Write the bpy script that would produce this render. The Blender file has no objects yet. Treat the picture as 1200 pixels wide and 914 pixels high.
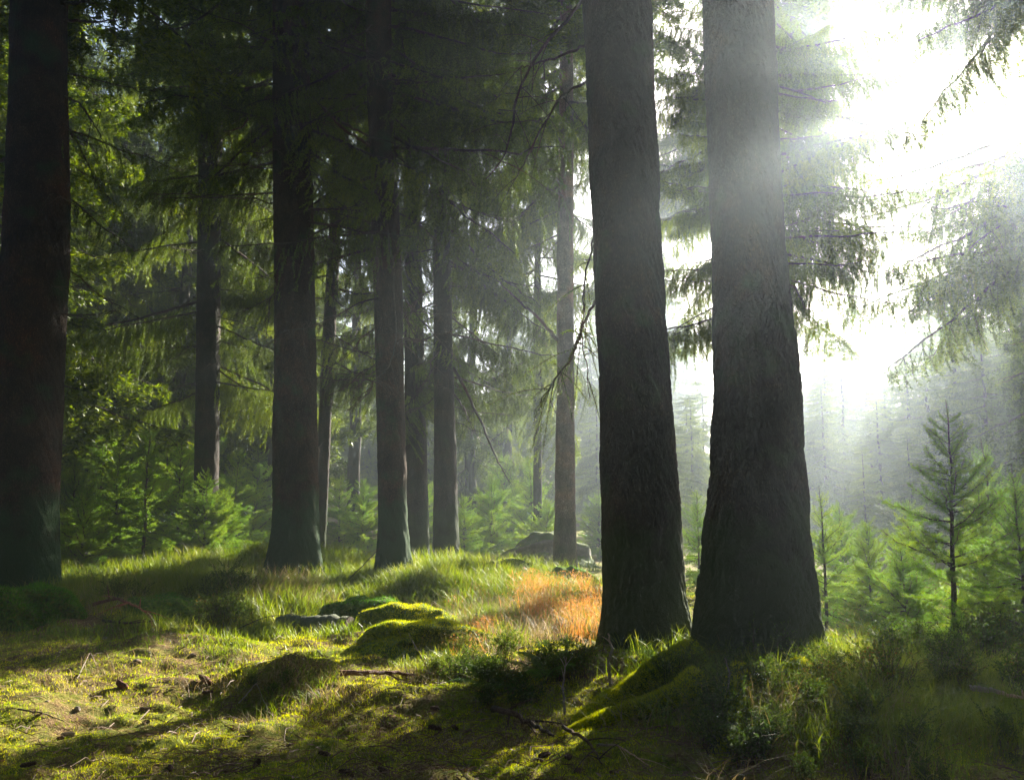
import bpy, math, random
import numpy as np
from mathutils import Vector, Matrix, Euler
R = math.radians
S = bpy.context.scene
C = S.collection
rng = np.random.default_rng(7)
random.seed(7)

# ------------------------------------------------------------------ camera
CAM = np.array([0.0, 0.0, 1.3]); PITCH = math.atan(143 / 1000.0); FPX = 1000.0
cam = bpy.data.cameras.new("camera"); cam.lens = 30; cam.sensor_width = 36
cam.clip_start = 0.05; cam.clip_end = 2000
co = bpy.data.objects.new("camera", cam); C.objects.link(co)
co.location = CAM; co.rotation_euler = (math.pi / 2 + PITCH, 0, 0)
S.camera = co
FW = np.array([0, math.cos(PITCH), math.sin(PITCH)]); UP = np.array([0, -math.sin(PITCH), math.cos(PITCH)]); RT = np.array([1.0, 0, 0])

# ------------------------------------------------------------------ light
SUN_EL, SUN_AZ = R(25.5), R(29.5)
SDIR = np.array([math.sin(SUN_AZ) * math.cos(SUN_EL), math.cos(SUN_AZ) * math.cos(SUN_EL), math.sin(SUN_EL)])
w = bpy.data.worlds.new("World"); S.world = w; w.use_nodes = True
nt = w.node_tree
sky = nt.nodes.new("ShaderNodeTexSky"); sky.sky_type = 'NISHITA'; sky.sun_disc = False
sky.sun_elevation = SUN_EL; sky.sun_rotation = SUN_AZ; sky.air_density = 1.0; sky.dust_density = 2.5; sky.ozone_density = 1.0
nt.links.new(sky.outputs[0], nt.nodes["Background"].inputs[0]); nt.nodes["Background"].inputs[1].default_value = 0.05
sl = bpy.data.lights.new("sun", 'SUN'); sl.energy = 5.0; sl.angle = R(0.55); sl.color = (1.0, 0.92, 0.76)
so = bpy.data.objects.new("sun", sl); C.objects.link(so)
so.rotation_euler = Vector(SDIR).to_track_quat('Z', 'Y').to_euler(); so.location = (20, 30, 30)
S.view_settings.view_transform = 'Standard'; S.view_settings.look = 'None'
S.view_settings.exposure = 2.5; S.view_settings.gamma = 1.0
cy = S.cycles
cy.max_bounces = 5; cy.diffuse_bounces = 3; cy.glossy_bounces = 2; cy.transmission_bounces = 3; cy.volume_bounces = 1
cy.transparent_max_bounces = 8; cy.sample_clamp_indirect = 4.0; cy.use_denoising = True
cy.caustics_reflective = False; cy.caustics_refractive = False

# ------------------------------------------------------------------ maths helpers
_tab = np.random.default_rng(3).random((256, 256))
def vnoise(x, y):
    xi = np.floor(x).astype(int); yi = np.floor(y).astype(int); fx = x - xi; fy = y - yi
    fx = fx * fx * (3 - 2 * fx); fy = fy * fy * (3 - 2 * fy)
    a = _tab[xi & 255, yi & 255]; b = _tab[(xi + 1) & 255, yi & 255]
    c = _tab[xi & 255, (yi + 1) & 255]; d = _tab[(xi + 1) & 255, (yi + 1) & 255]
    return (a + (b - a) * fx) * (1 - fy) + (c + (d - c) * fx) * fy - 0.5
def fbm(x, y, o=4):
    s = 0; a = 1.0
    for k in range(o):
        s = s + a * vnoise(x * 2 ** k + 17.3 * k, y * 2 ** k + 5.1 * k); a *= 0.5
    return s
def at(px, py, Y):
    d = (px - 600) * RT + (457 - py) * UP + FPX * FW
    return CAM + d * (Y / d[1])
# mounds: (x, y, height, rx, ry, angle)
def pxm(px, Y): return (px - 600) / 1000.0 * Y
MOUNDS = [
    (pxm(400, 15.5), 16.0, 0.42, 4.2, 3.2, 0), (pxm(520, 13.5), 13.6, 0.20, 1.3, 1.2, 0),
    (pxm(240, 8.3), 8.2, 0.20, 1.0, 0.55, 0.2), (pxm(330, 6.9), 6.75, 0.22, 0.75, 0.28, 0.15),
    (pxm(130, 7.3), 7.2, 0.10, 1.0, 0.5, 0), (pxm(60, 10.5), 10.6, 0.22, 1.3, 1.2, 0),
    (pxm(250, 11.5), 11.5, 0.28, 1.2, 0.9, 0), (pxm(640, 12.5), 12.5, 0.12, 1.6, 1.5, 0),
    (pxm(875, 6.9), 6.9, 0.16, 1.0, 0.8, 0), (pxm(750, 7.8), 7.9, 0.08, .8, 0.7, 0), (pxm(800, 5.9), 5.9, .13, .28, .2, .3), (pxm(730, 6.6), 6.6, .12, .4, .14, -.5), (pxm(900, 5.5), 5.5, .14, .3, .22, 0),
    (pxm(960, 5.2), 5.2, 0.16, 0.8, 0.6, 0), (pxm(1080, 6.4), 6.2, 0.14, 1.2, 0.8, 0),
    (pxm(620, 8.6), 8.6, 0.10, 0.7, 0.5, 0), (pxm(160, 20), 21, 0.30, 6, 4, 0),
    (pxm(430, 6.3), 6.3, 0.07, 0.7, 0.3, 0), (pxm(560, 9.4), 9.4, .16, .5, .3, .2), (pxm(450, 7.6), 7.5, .10, .45, .25, 0), (pxm(300, 9.6), 9.5, .16, .5, .35, 0),
    (pxm(180, 9.2), 9.2, .12, .45, .3, .3), (pxm(420, 9.0), 9.0, .12, .5, .3, -.2), (pxm(80, 6.0), 6.0, .07, .4, .3, 0), (pxm(700, 6.0), 6.0, .10, .5, .2, -.4), (pxm(520, 12), 12, .22, .6, .5, 0),
    (pxm(820, 5.4), 5.4, .14, .35, .35, 0), (pxm(590, 7.4), 7.3, .1, .45, .25, 0),
]
def H(x, y):
    x = np.asarray(x, float); y = np.asarray(y, float)
    z = np.zeros(np.broadcast(x, y).shape)
    for mx, my, h, rx, ry, a in MOUNDS:
        dx = x - mx; dy = y - my; u = dx * math.cos(a) + dy * math.sin(a); v = -dx * math.sin(a) + dy * math.cos(a)
        z = z + h * np.exp(-(u / rx) ** 2 - (v / ry) ** 2)
    r = np.hypot(x, y)
    z = z + 0.16 * fbm(x / 2.3 + 9, y / 2.3, 3) + 0.10 * fbm(x / 0.55, y / 0.55 + 3, 2)
    near = np.clip((16 - r) / 8, 0, 1)
    z = z + near * (0.055 * fbm(x / 0.13, y / 0.13, 2) + 0.06 * np.clip(fbm(x / 0.33 + 20, y / 0.27, 2), 0, 1))
    z = z + np.clip((r - 32) / 60, 0, 1) ** 1.2 * 6.5 + np.clip((r - 30) / 60, 0, 1) * 2.5 * fbm(x / 30, y / 30 + 4, 2)
    return z
def ground_hits(px, py):
    px = np.asarray(px, float); py = np.asarray(py, float)
    d = (px - 600)[:, None] * RT + (457 - py)[:, None] * UP + FPX * FW
    d = d / d[:, 1:2]
    ys = np.geomspace(3.2, 45, 90)
    hit = np.full(len(px), np.nan); prev = np.full(len(px), 1.0); 
    py_ = np.full(len(px), ys[0])
    for Y in ys:
        p = CAM + d * Y
        e = p[:, 2] - H(p[:, 0], p[:, 1])
        m = (e <= 0) & np.isnan(hit)
        t = prev / np.maximum(prev - e, 1e-6)
        hit[m] = (py_ + (Y - py_) * t)[m]
        prev = e; py_ = np.full(len(px), Y)
    hit = np.where(np.isnan(hit), 45, hit)
    p = CAM + d * hit[:, None]
    p[:, 2] = H(p[:, 0], p[:, 1])
    return p
def ghit(px, py): return ground_hits([px], [py])[0]

# ------------------------------------------------------------------ mesh builder
class G:
    def __init__(s): s.V = []; s.T = []; s.Q = []; s.n = 0
    def add(s, V, T=None, Q=None, mi=0):
        V = np.asarray(V, float).reshape(-1, 3)
        if T is not None and len(T): s.T.append(np.c_[np.asarray(T) + s.n, np.full(len(T), mi)])
        if Q is not None and len(Q): s.Q.append(np.c_[np.asarray(Q) + s.n, np.full(len(Q), mi)])
        s.V.append(V); s.n += len(V)
    def merge(s, g, M=None):
        V, T, Q = g.arrays()
        if M is not None:
            M = np.array(M); V = V @ M[:3, :3].T + M[:3, 3]
        s.V.append(V)
        if len(T): T = T.copy(); T[:, :3] += s.n; s.T.append(T)
        if len(Q): Q = Q.copy(); Q[:, :4] += s.n; s.Q.append(Q)
        s.n += len(V)
    def arrays(s):
        V = np.concatenate(s.V) if s.V else np.zeros((0, 3))
        T = np.concatenate(s.T) if s.T else np.zeros((0, 4), int)
        Q = np.concatenate(s.Q) if s.Q else np.zeros((0, 5), int)
        s.V = [V]; s.T = [T] if len(T) else []; s.Q = [Q] if len(Q) else []
        return V, T, Q
    def mesh(s, name, mats, smooth=False):
        V, T, Q = s.arrays()
        me = bpy.data.meshes.new(name)
        me.vertices.add(len(V)); me.vertices.foreach_set('co', V.astype(np.float32).ravel())
        nl = len(T) * 3 + len(Q) * 4
        me.loops.add(nl); me.polygons.add(len(T) + len(Q))
        li = np.concatenate([T[:, :3].ravel(), Q[:, :4].ravel()]).astype(np.int32)
        me.loops.foreach_set('vertex_index', li)
        st = np.concatenate([np.arange(len(T)) * 3, len(T) * 3 + np.arange(len(Q)) * 4]).astype(np.int32)
        me.polygons.foreach_set('loop_start', st)
        me.polygons.foreach_set('material_index', np.concatenate([T[:, 3], Q[:, 4]]).astype(np.int32))
        me.polygons.foreach_set('use_smooth', np.full(len(st), smooth))
        for m in mats: me.materials.append(m)
        me.update(calc_edges=True); me.validate()
        return me
def link(name, me, parent=None):
    o = bpy.data.objects.new(name, me); C.objects.link(o)
    if parent: o.parent = parent
    return o
def tag(o, label=None, cat=None, group=None, kind=None):
    if label: o['label'] = label
    if cat: o['category'] = cat
    if group: o['group'] = group
    if kind: o['kind'] = kind
    return o
def thing(name, loc, label, cat, group=None):
    o = bpy.data.objects.new(name, None); C.objects.link(o); o.location = loc
    o.empty_display_size = 0.2
    return tag(o, label, cat, group)
def norm(v): return v / np.maximum(np.linalg.norm(v, axis=-1, keepdims=True), 1e-9)
def tube(g, P, rad, sides=6, mi=0, cap=False):
    P = np.asarray(P, float); n = len(P); rad = np.broadcast_to(rad, (n,))
    T = norm(np.gradient(P, axis=0)); ref = np.array([0.13, 0.2, 1.0])
    if abs(T[:, 2]).mean() > 0.85: ref = np.array([1.0, 0.1, 0.0])
    A = norm(np.cross(T, ref)); B = np.cross(T, A)
    a = np.linspace(0, 2 * math.pi, sides, endpoint=False)
    V = P[:, None] + rad[:, None, None] * (np.cos(a)[None, :, None] * A[:, None] + np.sin(a)[None, :, None] * B[:, None])
    i = np.arange(n - 1)[:, None] * sides; j = np.arange(sides)[None]; j2 = (j + 1) % sides
    Q = np.stack([i + j, i + j2, i + sides + j2, i + sides + j], -1).reshape(-1, 4)
    V = V.reshape(-1, 3); Tr = []
    if cap:
        V = np.concatenate([V, P[:1], P[-1:]]); c0 = n * sides
        for k in range(sides):
            Tr.append((c0, (k + 1) % sides, k)); Tr.append((c0 + 1, (n - 1) * sides + k, (n - 1) * sides + (k + 1) % sides))
    g.add(V, Tr if Tr else None, Q, mi)
def resample(P, sp):
    P = np.asarray(P); seg = np.linalg.norm(np.diff(P, axis=0), axis=1); c = np.r_[0, np.cumsum(seg)]
    s = np.arange(0, c[-1], sp)
    return np.stack([np.interp(s, c, P[:, k]) for k in range(3)], 1), s / max(c[-1], 1e-6)
def needles(g, P, D, L, W, mi, r):
    """thin needle triangles from P along D"""
    n = len(P); side = norm(np.cross(D, r.normal(size=(n, 3)))) * (np.broadcast_to(W, (n,))[:, None] * 0.5)
    tip = P + D * np.broadcast_to(L, (n,))[:, None]
    V = np.stack([P - side, P + side, tip], 1).reshape(-1, 3)
    g.add(V, np.arange(3 * n).reshape(-1, 3), None, mi)
def twig_needles(g, path, sp, L, W, mi, r, k=2, spread=0.9):
    P, s = resample(path, sp)
    if len(P) < 2: return
    T = norm(np.gradient(P, axis=0))
    for _ in range(k):
        D = norm(T * 0.55 + spread * norm(np.cross(T, r.normal(size=P.shape))))
        needles(g, P + r.normal(size=P.shape) * sp * 0.2, D, L * r.uniform(0.7, 1.15, len(P)), W, mi, r)

# ------------------------------------------------------------------ materials
def mat(name):
    m = bpy.data.materials.new(name); m.use_nodes = True
    return m, m.node_tree.nodes, m.node_tree.links, m.node_tree.nodes["Principled BSDF"]
def ramp(N, stops):
    r = N.new("ShaderNodeValToRGB"); e = r.color_ramp.elements
    while len(e) > 1: e.remove(e[-1])
    e[0].position = stops[0][0]; e[0].color = (*stops[0][1], 1)
    for p, c in stops[1:]:
        q = e.new(p); q.color = (*c, 1)
    return r
def leafmat(name, cols, trans=0.45, rough=0.5, tcol=None, objvar=True):
    m, N, Lk, b = mat(name)
    geo = N.new("ShaderNodeNewGeometry"); oi = N.new("ShaderNodeObjectInfo")
    ns = N.new("ShaderNodeTexNoise"); ns.inputs['Scale'].default_value = 1.3
    Lk.new(geo.outputs['Position'], ns.inputs['Vector'])
    a = N.new("ShaderNodeMath"); a.operation = 'MULTIPLY_ADD'; a.inputs[1].default_value = 0.45
    Lk.new(geo.outputs['Random Per Island'], a.inputs[0])
    c = N.new("ShaderNodeMath"); c.operation = 'MULTIPLY_ADD'; c.inputs[1].default_value = 0.9; c.inputs[2].default_value = -0.25
    Lk.new(ns.outputs[0], c.inputs[0])
    d = N.new("ShaderNodeMath"); d.operation = 'MULTIPLY_ADD'; d.inputs[1].default_value = 0.35 if objvar else 0.0
    Lk.new(oi.outputs['Random'], d.inputs[0]); Lk.new(c.outputs[0], d.inputs[2]); Lk.new(d.outputs[0], a.inputs[2])
    rp = ramp(N, cols); Lk.new(a.outputs[0], rp.inputs[0])
    Lk.new(rp.outputs[0], b.inputs['Base Color']); b.inputs['Roughness'].default_value = rough
    b.inputs['Specular IOR Level'].default_value = 0.35
    t = N.new("ShaderNodeBsdfTranslucent"); mx = N.new("ShaderNodeMixShader"); mx.inputs[0].default_value = trans
    hs = N.new("ShaderNodeHueSaturation"); hs.inputs['Value'].default_value = 1.7; hs.inputs['Saturation'].default_value = 1.1; hs.inputs['Hue'].default_value = 0.49
    Lk.new(rp.outputs[0], hs.inputs['Color']); Lk.new(hs.outputs[0], t.inputs[0])
    Lk.new(b.outputs[0], mx.inputs[1]); Lk.new(t.outputs[0], mx.inputs[2])
    Lk.new(mx.outputs[0], N["Material Output"].inputs[0])
    return m
M_needle = leafmat("spruce_needles", [(0, (0.014, 0.020, 0.005)), (0.4, (0.034, 0.054, 0.006)), (0.7, (0.085, 0.135, 0.008)), (1, (0.18, 0.23, 0.016))])
M_young = leafmat("young_spruce_needles", [(0, (0.04, 0.11, 0.012)), (0.5, (0.09, 0.185, 0.016)), (1, (0.20, 0.28, 0.03))], 0.5)
M_moss = leafmat("moss", [(0, (0.05, 0.13, 0.005)), (0.35, (0.22, 0.29, 0.008)), (0.7, (0.52, 0.50, 0.016)), (1, (0.60, 0.46, 0.12))], 0.4, 0.8, objvar=False)
M_dmoss = leafmat("deep_green_moss", [(0, (0.02, 0.08, 0.006)), (0.5, (0.06, 0.18, 0.008)), (1, (0.14, 0.25, 0.012))], 0.4, 0.8, objvar=False)
M_grass = leafmat("grass_blades", [(0, (0.06, 0.11, 0.010)), (0.5, (0.13, 0.18, 0.018)), (0.8, (0.24, 0.25, 0.04)), (1, (0.35, 0.28, 0.12))], 0.45, 0.5, objvar=False)
M_dry = leafmat("dry_grass_blades", [(0, (0.12, 0.13, 0.02)), (0.25, (0.24, 0.21, 0.05)), (0.5, (0.44, 0.20, 0.06)), (0.75, (0.46, 0.28, 0.14)), (1, (0.46, 0.40, 0.32))], 0.4, 0.6, objvar=False)
M_straw = leafmat('straw', [(0, (0.10, 0.12, 0.02)), (0.4, (0.20, 0.15, 0.06)), (1, (0.42, 0.34, 0.22))], 0.35, 0.6, objvar=False)
M_bilb = leafmat("bilberry_leaves", [(0, (0.02, 0.045, 0.010)), (0.5, (0.045, 0.085, 0.014)), (0.85, (0.09, 0.13, 0.02)), (1, (0.16, 0.11, 0.03))], 0.4, 0.6)
for _n in M_bilb.node_tree.nodes:
    if _n.type == 'BSDF_PRINCIPLED': _n.inputs['Specular IOR Level'].default_value = 0.08
M_fern = leafmat("fern_leaves", [(0, (0.04, 0.10, 0.02)), (1, (0.10, 0.18, 0.03))], 0.5, 0.4)
for _n in M_fern.node_tree.nodes:
    if _n.type == "BSDF_PRINCIPLED": _n.inputs["Specular IOR Level"].default_value = 0.08; _n.inputs["Roughness"].default_value = 0.7
M_litter = leafmat("needle_litter", [(0, (0.07, 0.035, 0.018)), (0.6, (0.16, 0.09, 0.045)), (1, (0.36, 0.26, 0.16))], 0.1, 0.7, objvar=False)

def barkmat(name, c0, c1, c2, mossz=0.0, moss_amt=0.0, mosscol=(0.03, 0.06, 0.012), scale=1.0):
    m, N, Lk, b = mat(name)
    tc = N.new("ShaderNodeTexCoord"); mp = N.new("ShaderNodeMapping"); mp.inputs['Scale'].default_value = (1, 1, 0.42)
    Lk.new(tc.outputs['Object'], mp.inputs[0])
    vo = N.new("ShaderNodeTexVoronoi"); vo.feature = 'DISTANCE_TO_EDGE'; vo.inputs['Scale'].default_value = 48 * scale
    n0 = N.new("ShaderNodeTexNoise"); n0.inputs['Scale'].default_value = 9 * scale; n0.inputs['Detail'].default_value = 8; n0.inputs['Roughness'].default_value = 0.65
    Lk.new(mp.outputs[0], n0.inputs['Vector'])
    dm = N.new("ShaderNodeVectorMath"); dm.operation = 'MULTIPLY_ADD'; dm.inputs[1].default_value = (0.12, 0.12, 0.12)
    Lk.new(n0.outputs['Color'], dm.inputs[0]); Lk.new(mp.outputs[0], dm.inputs[2]); Lk.new(dm.outputs[0], vo.inputs['Vector'])
    n2 = N.new("ShaderNodeTexNoise"); n2.inputs['Scale'].default_value = 2.2; n2.inputs['Detail'].default_value = 4
    Lk.new(tc.outputs['Object'], n2.inputs['Vector'])
    ad = N.new("ShaderNodeMath"); ad.operation = 'MULTIPLY_ADD'; ad.inputs[1].default_value = 1.3; Lk.new(vo.outputs[0], ad.inputs[0]); 
    m1 = N.new("ShaderNodeMath"); m1.operation = 'MULTIPLY'; m1.inputs[1].default_value = 0.75; Lk.new(n0.outputs[0], m1.inputs[0]); Lk.new(m1.outputs[0], ad.inputs[2])
    rp = ramp(N, [(0.2, c0), (0.55, c1), (0.95, c2)]); Lk.new(ad.outputs[0], rp.inputs[0])
    col = rp.outputs[0]
    n3 = N.new("ShaderNodeTexNoise"); n3.inputs['Scale'].default_value = 1.6; n3.inputs['Detail'].default_value = 5; Lk.new(tc.outputs['Object'], n3.inputs['Vector'])
    r3 = ramp(N, [(0.38, (0.55, 0.6, 0.62)), (0.52, (1, 1, 1)), (0.66, (1.6, 1.2, 0.95))]); Lk.new(n3.outputs[0], r3.inputs[0])
    m3 = N.new("ShaderNodeMixRGB"); m3.blend_type = 'MULTIPLY'; m3.inputs[0].default_value = 1; Lk.new(col, m3.inputs[1]); Lk.new(r3.outputs[0], m3.inputs[2]); col = m3.outputs[0]
    if moss_amt > 0:
        sp = N.new("ShaderNodeSeparateXYZ"); Lk.new(tc.outputs['Object'], sp.inputs[0])
        mr = N.new("ShaderNodeMapRange"); mr.inputs['From Min'].default_value = 0.05; mr.inputs['From Max'].default_value = mossz
        mr.inputs['To Min'].default_value = 0.55; mr.inputs['To Max'].default_value = -0.1; Lk.new(sp.outputs[2], mr.inputs[0])
        a2 = N.new("ShaderNodeMath"); a2.operation = 'ADD'; Lk.new(mr.outputs[0], a2.inputs[0]); Lk.new(n2.outputs[0], a2.inputs[1])
        r2 = ramp(N, [(0.45, (0, 0, 0)), (0.72, (moss_amt,) * 3)]); Lk.new(a2.outputs[0], r2.inputs[0])
        mx = N.new("ShaderNodeMixRGB"); Lk.new(r2.outputs[0], mx.inputs[0]); Lk.new(col, mx.inputs[1]); mx.inputs[2].default_value = (*mosscol, 1)
        col = mx.outputs[0]
    Lk.new(col, b.inputs['Base Color']); b.inputs['Roughness'].default_value = 0.85; b.inputs['Specular IOR Level'].default_value = 0.25
    bp = N.new("ShaderNodeBump"); bp.inputs['Strength'].default_value = 0.9; bp.inputs['Distance'].default_value = 0.02
    Lk.new(ad.outputs[0], bp.inputs['Height']); Lk.new(bp.outputs[0], b.inputs['Normal'])
    return m
M_bark = barkmat("spruce_bark", (0.011, 0.008, 0.0065), (0.026, 0.018, 0.014), (0.055, 0.040, 0.031), 1.4, 0.75)
M_barkR = barkmat("reddish_spruce_bark", (0.014, 0.007, 0.005), (0.038, 0.018, 0.011), (0.082, 0.044, 0.027), 1.6, 0.85, (0.02, 0.07, 0.02))
M_barkL = barkmat("haze_lit_bark", (0.06, 0.036, 0.028), (0.15, 0.095, 0.072), (0.26, 0.18, 0.14), 1.2, 0.5)  # lit copy of the bark: glow of the haze painted in as paler pink
M_twig = barkmat("twig_bark", (0.03, 0.02, 0.015), (0.07, 0.05, 0.038), (0.13, 0.10, 0.08))
M_pale = barkmat("bleached_wood", (0.20, 0.15, 0.11), (0.38, 0.30, 0.24), (0.5, 0.43, 0.36))
M_grey = barkmat("weathered_grey_wood", (0.09, 0.088, 0.08), (0.22, 0.21, 0.195), (0.36, 0.345, 0.32), 0.3, 0.6, (0.05, 0.09, 0.015))
M_redw = barkmat("reddish_stick_bark", (0.10, 0.04, 0.025), (0.24, 0.10, 0.07), (0.36, 0.20, 0.15))

def groundmat():
    m, N, Lk, b = mat("forest_floor")
    g = N.new("ShaderNodeNewGeometry")
    def nz(sc, det=5, ro=0.6):
        n = N.new("ShaderNodeTexNoise"); n.inputs['Scale'].default_value = sc; n.inputs['Detail'].default_value = det; n.inputs['Roughness'].default_value = ro
        Lk.new(g.outputs['Position'], n.inputs['Vector']); return n
    a, c, d = nz(0.9), nz(11, 6, 0.7), nz(60, 4, 0.7)
    moss = ramp(N, [(0.3, (0.05, 0.08, 0.006)), (0.5, (0.16, 0.18, 0.010)), (0.7, (0.30, 0.27, 0.020))]); Lk.new(c.outputs[0], moss.inputs[0])
    lit = ramp(N, [(0.3, (0.035, 0.020, 0.010)), (0.5, (0.17, 0.10, 0.045)), (0.72, (0.42, 0.30, 0.16))]); Lk.new(d.outputs[0], lit.inputs[0])
    mk = N.new("ShaderNodeMath"); mk.operation = 'MULTIPLY_ADD'; mk.inputs[1].default_value = 0.5; Lk.new(c.outputs[0], mk.inputs[0]); Lk.new(a.outputs[0], mk.inputs[2])
    mr = ramp(N, [(0.66, (0, 0, 0)), (0.86, (1, 1, 1))]); Lk.new(mk.outputs[0], mr.inputs[0])
    mx = N.new("ShaderNodeMixRGB"); Lk.new(mr.outputs[0], mx.inputs[0]); Lk.new(moss.outputs[0], mx.inputs[1]); Lk.new(lit.outputs[0], mx.inputs[2])
    Lk.new(mx.outputs[0], b.inputs['Base Color']); b.inputs['Roughness'].default_value = 0.95; b.inputs['Specular IOR Level'].default_value = 0.15
    ad = N.new("ShaderNodeMath"); ad.operation = 'MULTIPLY_ADD'; ad.inputs[1].default_value = 0.5; Lk.new(d.outputs[0], ad.inputs[0]); Lk.new(c.outputs[0], ad.inputs[2])
    bp = N.new("ShaderNodeBump"); bp.inputs['Strength'].default_value = 1; bp.inputs['Distance'].default_value = 0.05
    Lk.new(ad.outputs[0], bp.inputs['Height']); Lk.new(bp.outputs[0], b.inputs['Normal'])
    return m
M_ground = groundmat()
def rockmat():
    m, N, Lk, b = mat("mossy_rock")
    g = N.new("ShaderNodeNewGeometry"); n = N.new("ShaderNodeTexNoise"); n.inputs['Scale'].default_value = 6; n.inputs['Detail'].default_value = 8
    n.inputs['Roughness'].default_value = 0.7; Lk.new(g.outputs['Position'], n.inputs['Vector'])
    rp = ramp(N, [(0.3, (0.05, 0.048, 0.04)), (0.55, (0.13, 0.12, 0.10)), (0.75, (0.22, 0.21, 0.18))]); Lk.new(n.outputs[0], rp.inputs[0])
    s = N.new("ShaderNodeSeparateXYZ"); Lk.new(g.outputs['Normal'], s.inputs[0])
    a = N.new("ShaderNodeMath"); a.operation = 'ADD'; Lk.new(s.outputs[2], a.inputs[0]); Lk.new(n.outputs[0], a.inputs[1])
    r2 = ramp(N, [(0.75, (0, 0, 0)), (1.0, (1, 1, 1))]); Lk.new(a.outputs[0], r2.inputs[0])
    mx = N.new("ShaderNodeMixRGB"); Lk.new(r2.outputs[0], mx.inputs[0]); Lk.new(rp.outputs[0], mx.inputs[1]); mx.inputs[2].default_value = (0.06, 0.10, 0.012, 1)
    Lk.new(mx.outputs[0], b.inputs['Base Color']); b.inputs['Roughness'].default_value = 0.9
    bp = N.new("ShaderNodeBump"); bp.inputs['Strength'].default_value = 0.8; bp.inputs['Distance'].default_value = 0.04
    Lk.new(n.outputs[0], bp.inputs['Height']); Lk.new(bp.outputs[0], b.inputs['Normal'])
    return m
M_rock = rockmat()
def mossbase():
    m, N, Lk, b = mat("moss_cushion_base")
    g = N.new("ShaderNodeNewGeometry"); n = N.new("ShaderNodeTexNoise"); n.inputs['Scale'].default_value = 25; n.inputs['Detail'].default_value = 6; Lk.new(g.outputs['Position'], n.inputs['Vector'])
    rp = ramp(N, [(0.3, (0.03, 0.055, 0.006)), (0.55, (0.10, 0.15, 0.008)), (0.75, (0.20, 0.22, 0.02))]); Lk.new(n.outputs[0], rp.inputs[0]); Lk.new(rp.outputs[0], b.inputs['Base Color']); b.inputs['Roughness'].default_value = 1
    bp = N.new("ShaderNodeBump"); bp.inputs['Distance'].default_value = 0.03; Lk.new(n.outputs[0], bp.inputs['Height']); Lk.new(bp.outputs[0], b.inputs['Normal'])
    return m
M_mbase = mossbase()

# ------------------------------------------------------------------ ground
def make_ground():
    rr = np.r_[np.geomspace(0.4, 3.4, 16)[:-1], np.geomspace(3.4, 15, 320)[:-1], np.geomspace(15, 150, 80)]
    aa = np.r_[np.linspace(R(-42), R(42), 340), np.linspace(R(42), R(318), 50)[1:-1]]
    A, RR = np.meshgrid(aa, rr); X = RR * np.sin(A); Y = RR * np.cos(A); Z = H(X, Y)
    n, m = X.shape; V = np.c_[X.ravel(), Y.ravel(), Z.ravel()]
    i = np.arange(n - 1)[:, None] * m; j = np.arange(m)[None]; j2 = (j + 1) % m
    Q = np.stack([i + j, i + m + j, i + m + j2, i + j2], -1).reshape(-1, 4)[:, ::-1]
    V = np.concatenate([V, [[0, 0, float(H(0, 0))]]]); T = [(n * m, k, (k + 1) % m) for k in range(m)]
    T = [(a, c, b) for a, b, c in T]
    g = G(); g.add(V, T, Q)
    o = link("ground", g.mesh("ground", [M_ground], True)); tag(o, "mossy uneven forest floor of moss, needles and low humps", None, None, 'structure')
make_ground()

# ------------------------------------------------------------------ branch library
def make_branch(seed, L=3.0, hang=0.5, n2=40, fine=1.6, sp=0.015, nl=0.042, nw=0.011, sag=0.25, rise=0.10, k=2, dens=1.0, flat=0.0):
    """one spruce branch along +X: tapering limb, side twigs drooping like a comb, short needle-covered twiglets"""
    r = np.random.default_rng(seed); g = G()
    s = np.linspace(0, 1, 14)
    wob = np.cumsum(r.normal(size=14)) * 0.018 * L
    P = np.c_[s * L, wob * s, -sag * L * s ** 1.3 + rise * L * s ** 3 + 0.01 * L * r.normal(size=14) * s]
    tube(g, P, 0.009 * L * (1 - s) ** 0.8 + 0.004, 5, 0)
    c = P
    def pt(t): return np.array([np.interp(t, s, c[:, q]) for q in range(3)])
    for q in range(int(n2)):
        t = 0.10 + 0.9 * (q + r.random()) / n2
        side = 1 if q % 2 else -1
        p0 = pt(t); prof = (0.35 + 0.65 * math.sin(math.pi * min(1, t * 1.02) ** 0.8)) * (1.0 if t < 0.8 else 1 - (t - 0.8) * 2.4)
        l2 = L * 0.24 * prof * r.uniform(0.55, 1.25)
        az = side * R(r.uniform(35, 75)); e = R(r.uniform(-35, 5)) if not flat else R(r.uniform(-15, 45))
        d0 = np.array([math.cos(az) * math.cos(e), math.sin(az) * math.cos(e), math.sin(e)])
        u = np.linspace(0, 1, 6)[:, None]
        dn = hang * r.uniform(0.5, 1.5) * l2
        path = p0 + d0 * l2 * u * (1 - 0.35 * u) + np.array([0, 0, -1]) * dn * u ** 1.7 + r.normal(size=(6, 3)) * 0.012 * L * u
        tube(g, path, np.linspace(0.0045, 0.0015, 6), 3, 0)
        if r.random() < dens: twig_needles(g, path[1:], sp, nl, nw, 1, r, k)
        n3 = int(2 + l2 / 0.11 * fine)
        for z in range(n3):
            t3 = 0.12 + 0.85 * z / n3
            b0 = path[0] * 0 + np.array([np.interp(t3, u[:, 0], path[:, q2]) for q2 in range(3)])
            l3 = (0.09 + 0.14 * r.random()) * L / 3 * (1.15 - t3 * 0.5)
            dd = norm(d0 * 0.6 + r.normal(size=3) * 0.5 + np.array([0, 0, -1.0 * hang * 1.2 * (1 - flat)]))
            u3 = np.linspace(0, 1, 4)[:, None]
            pth = b0 + dd * l3 * u3 + np.array([0, 0, -1]) * l3 * 0.5 * hang * u3 ** 2
            if r.random() < dens: twig_needles(g, pth, sp, nl, nw, 1, r, k)
    return g
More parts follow.
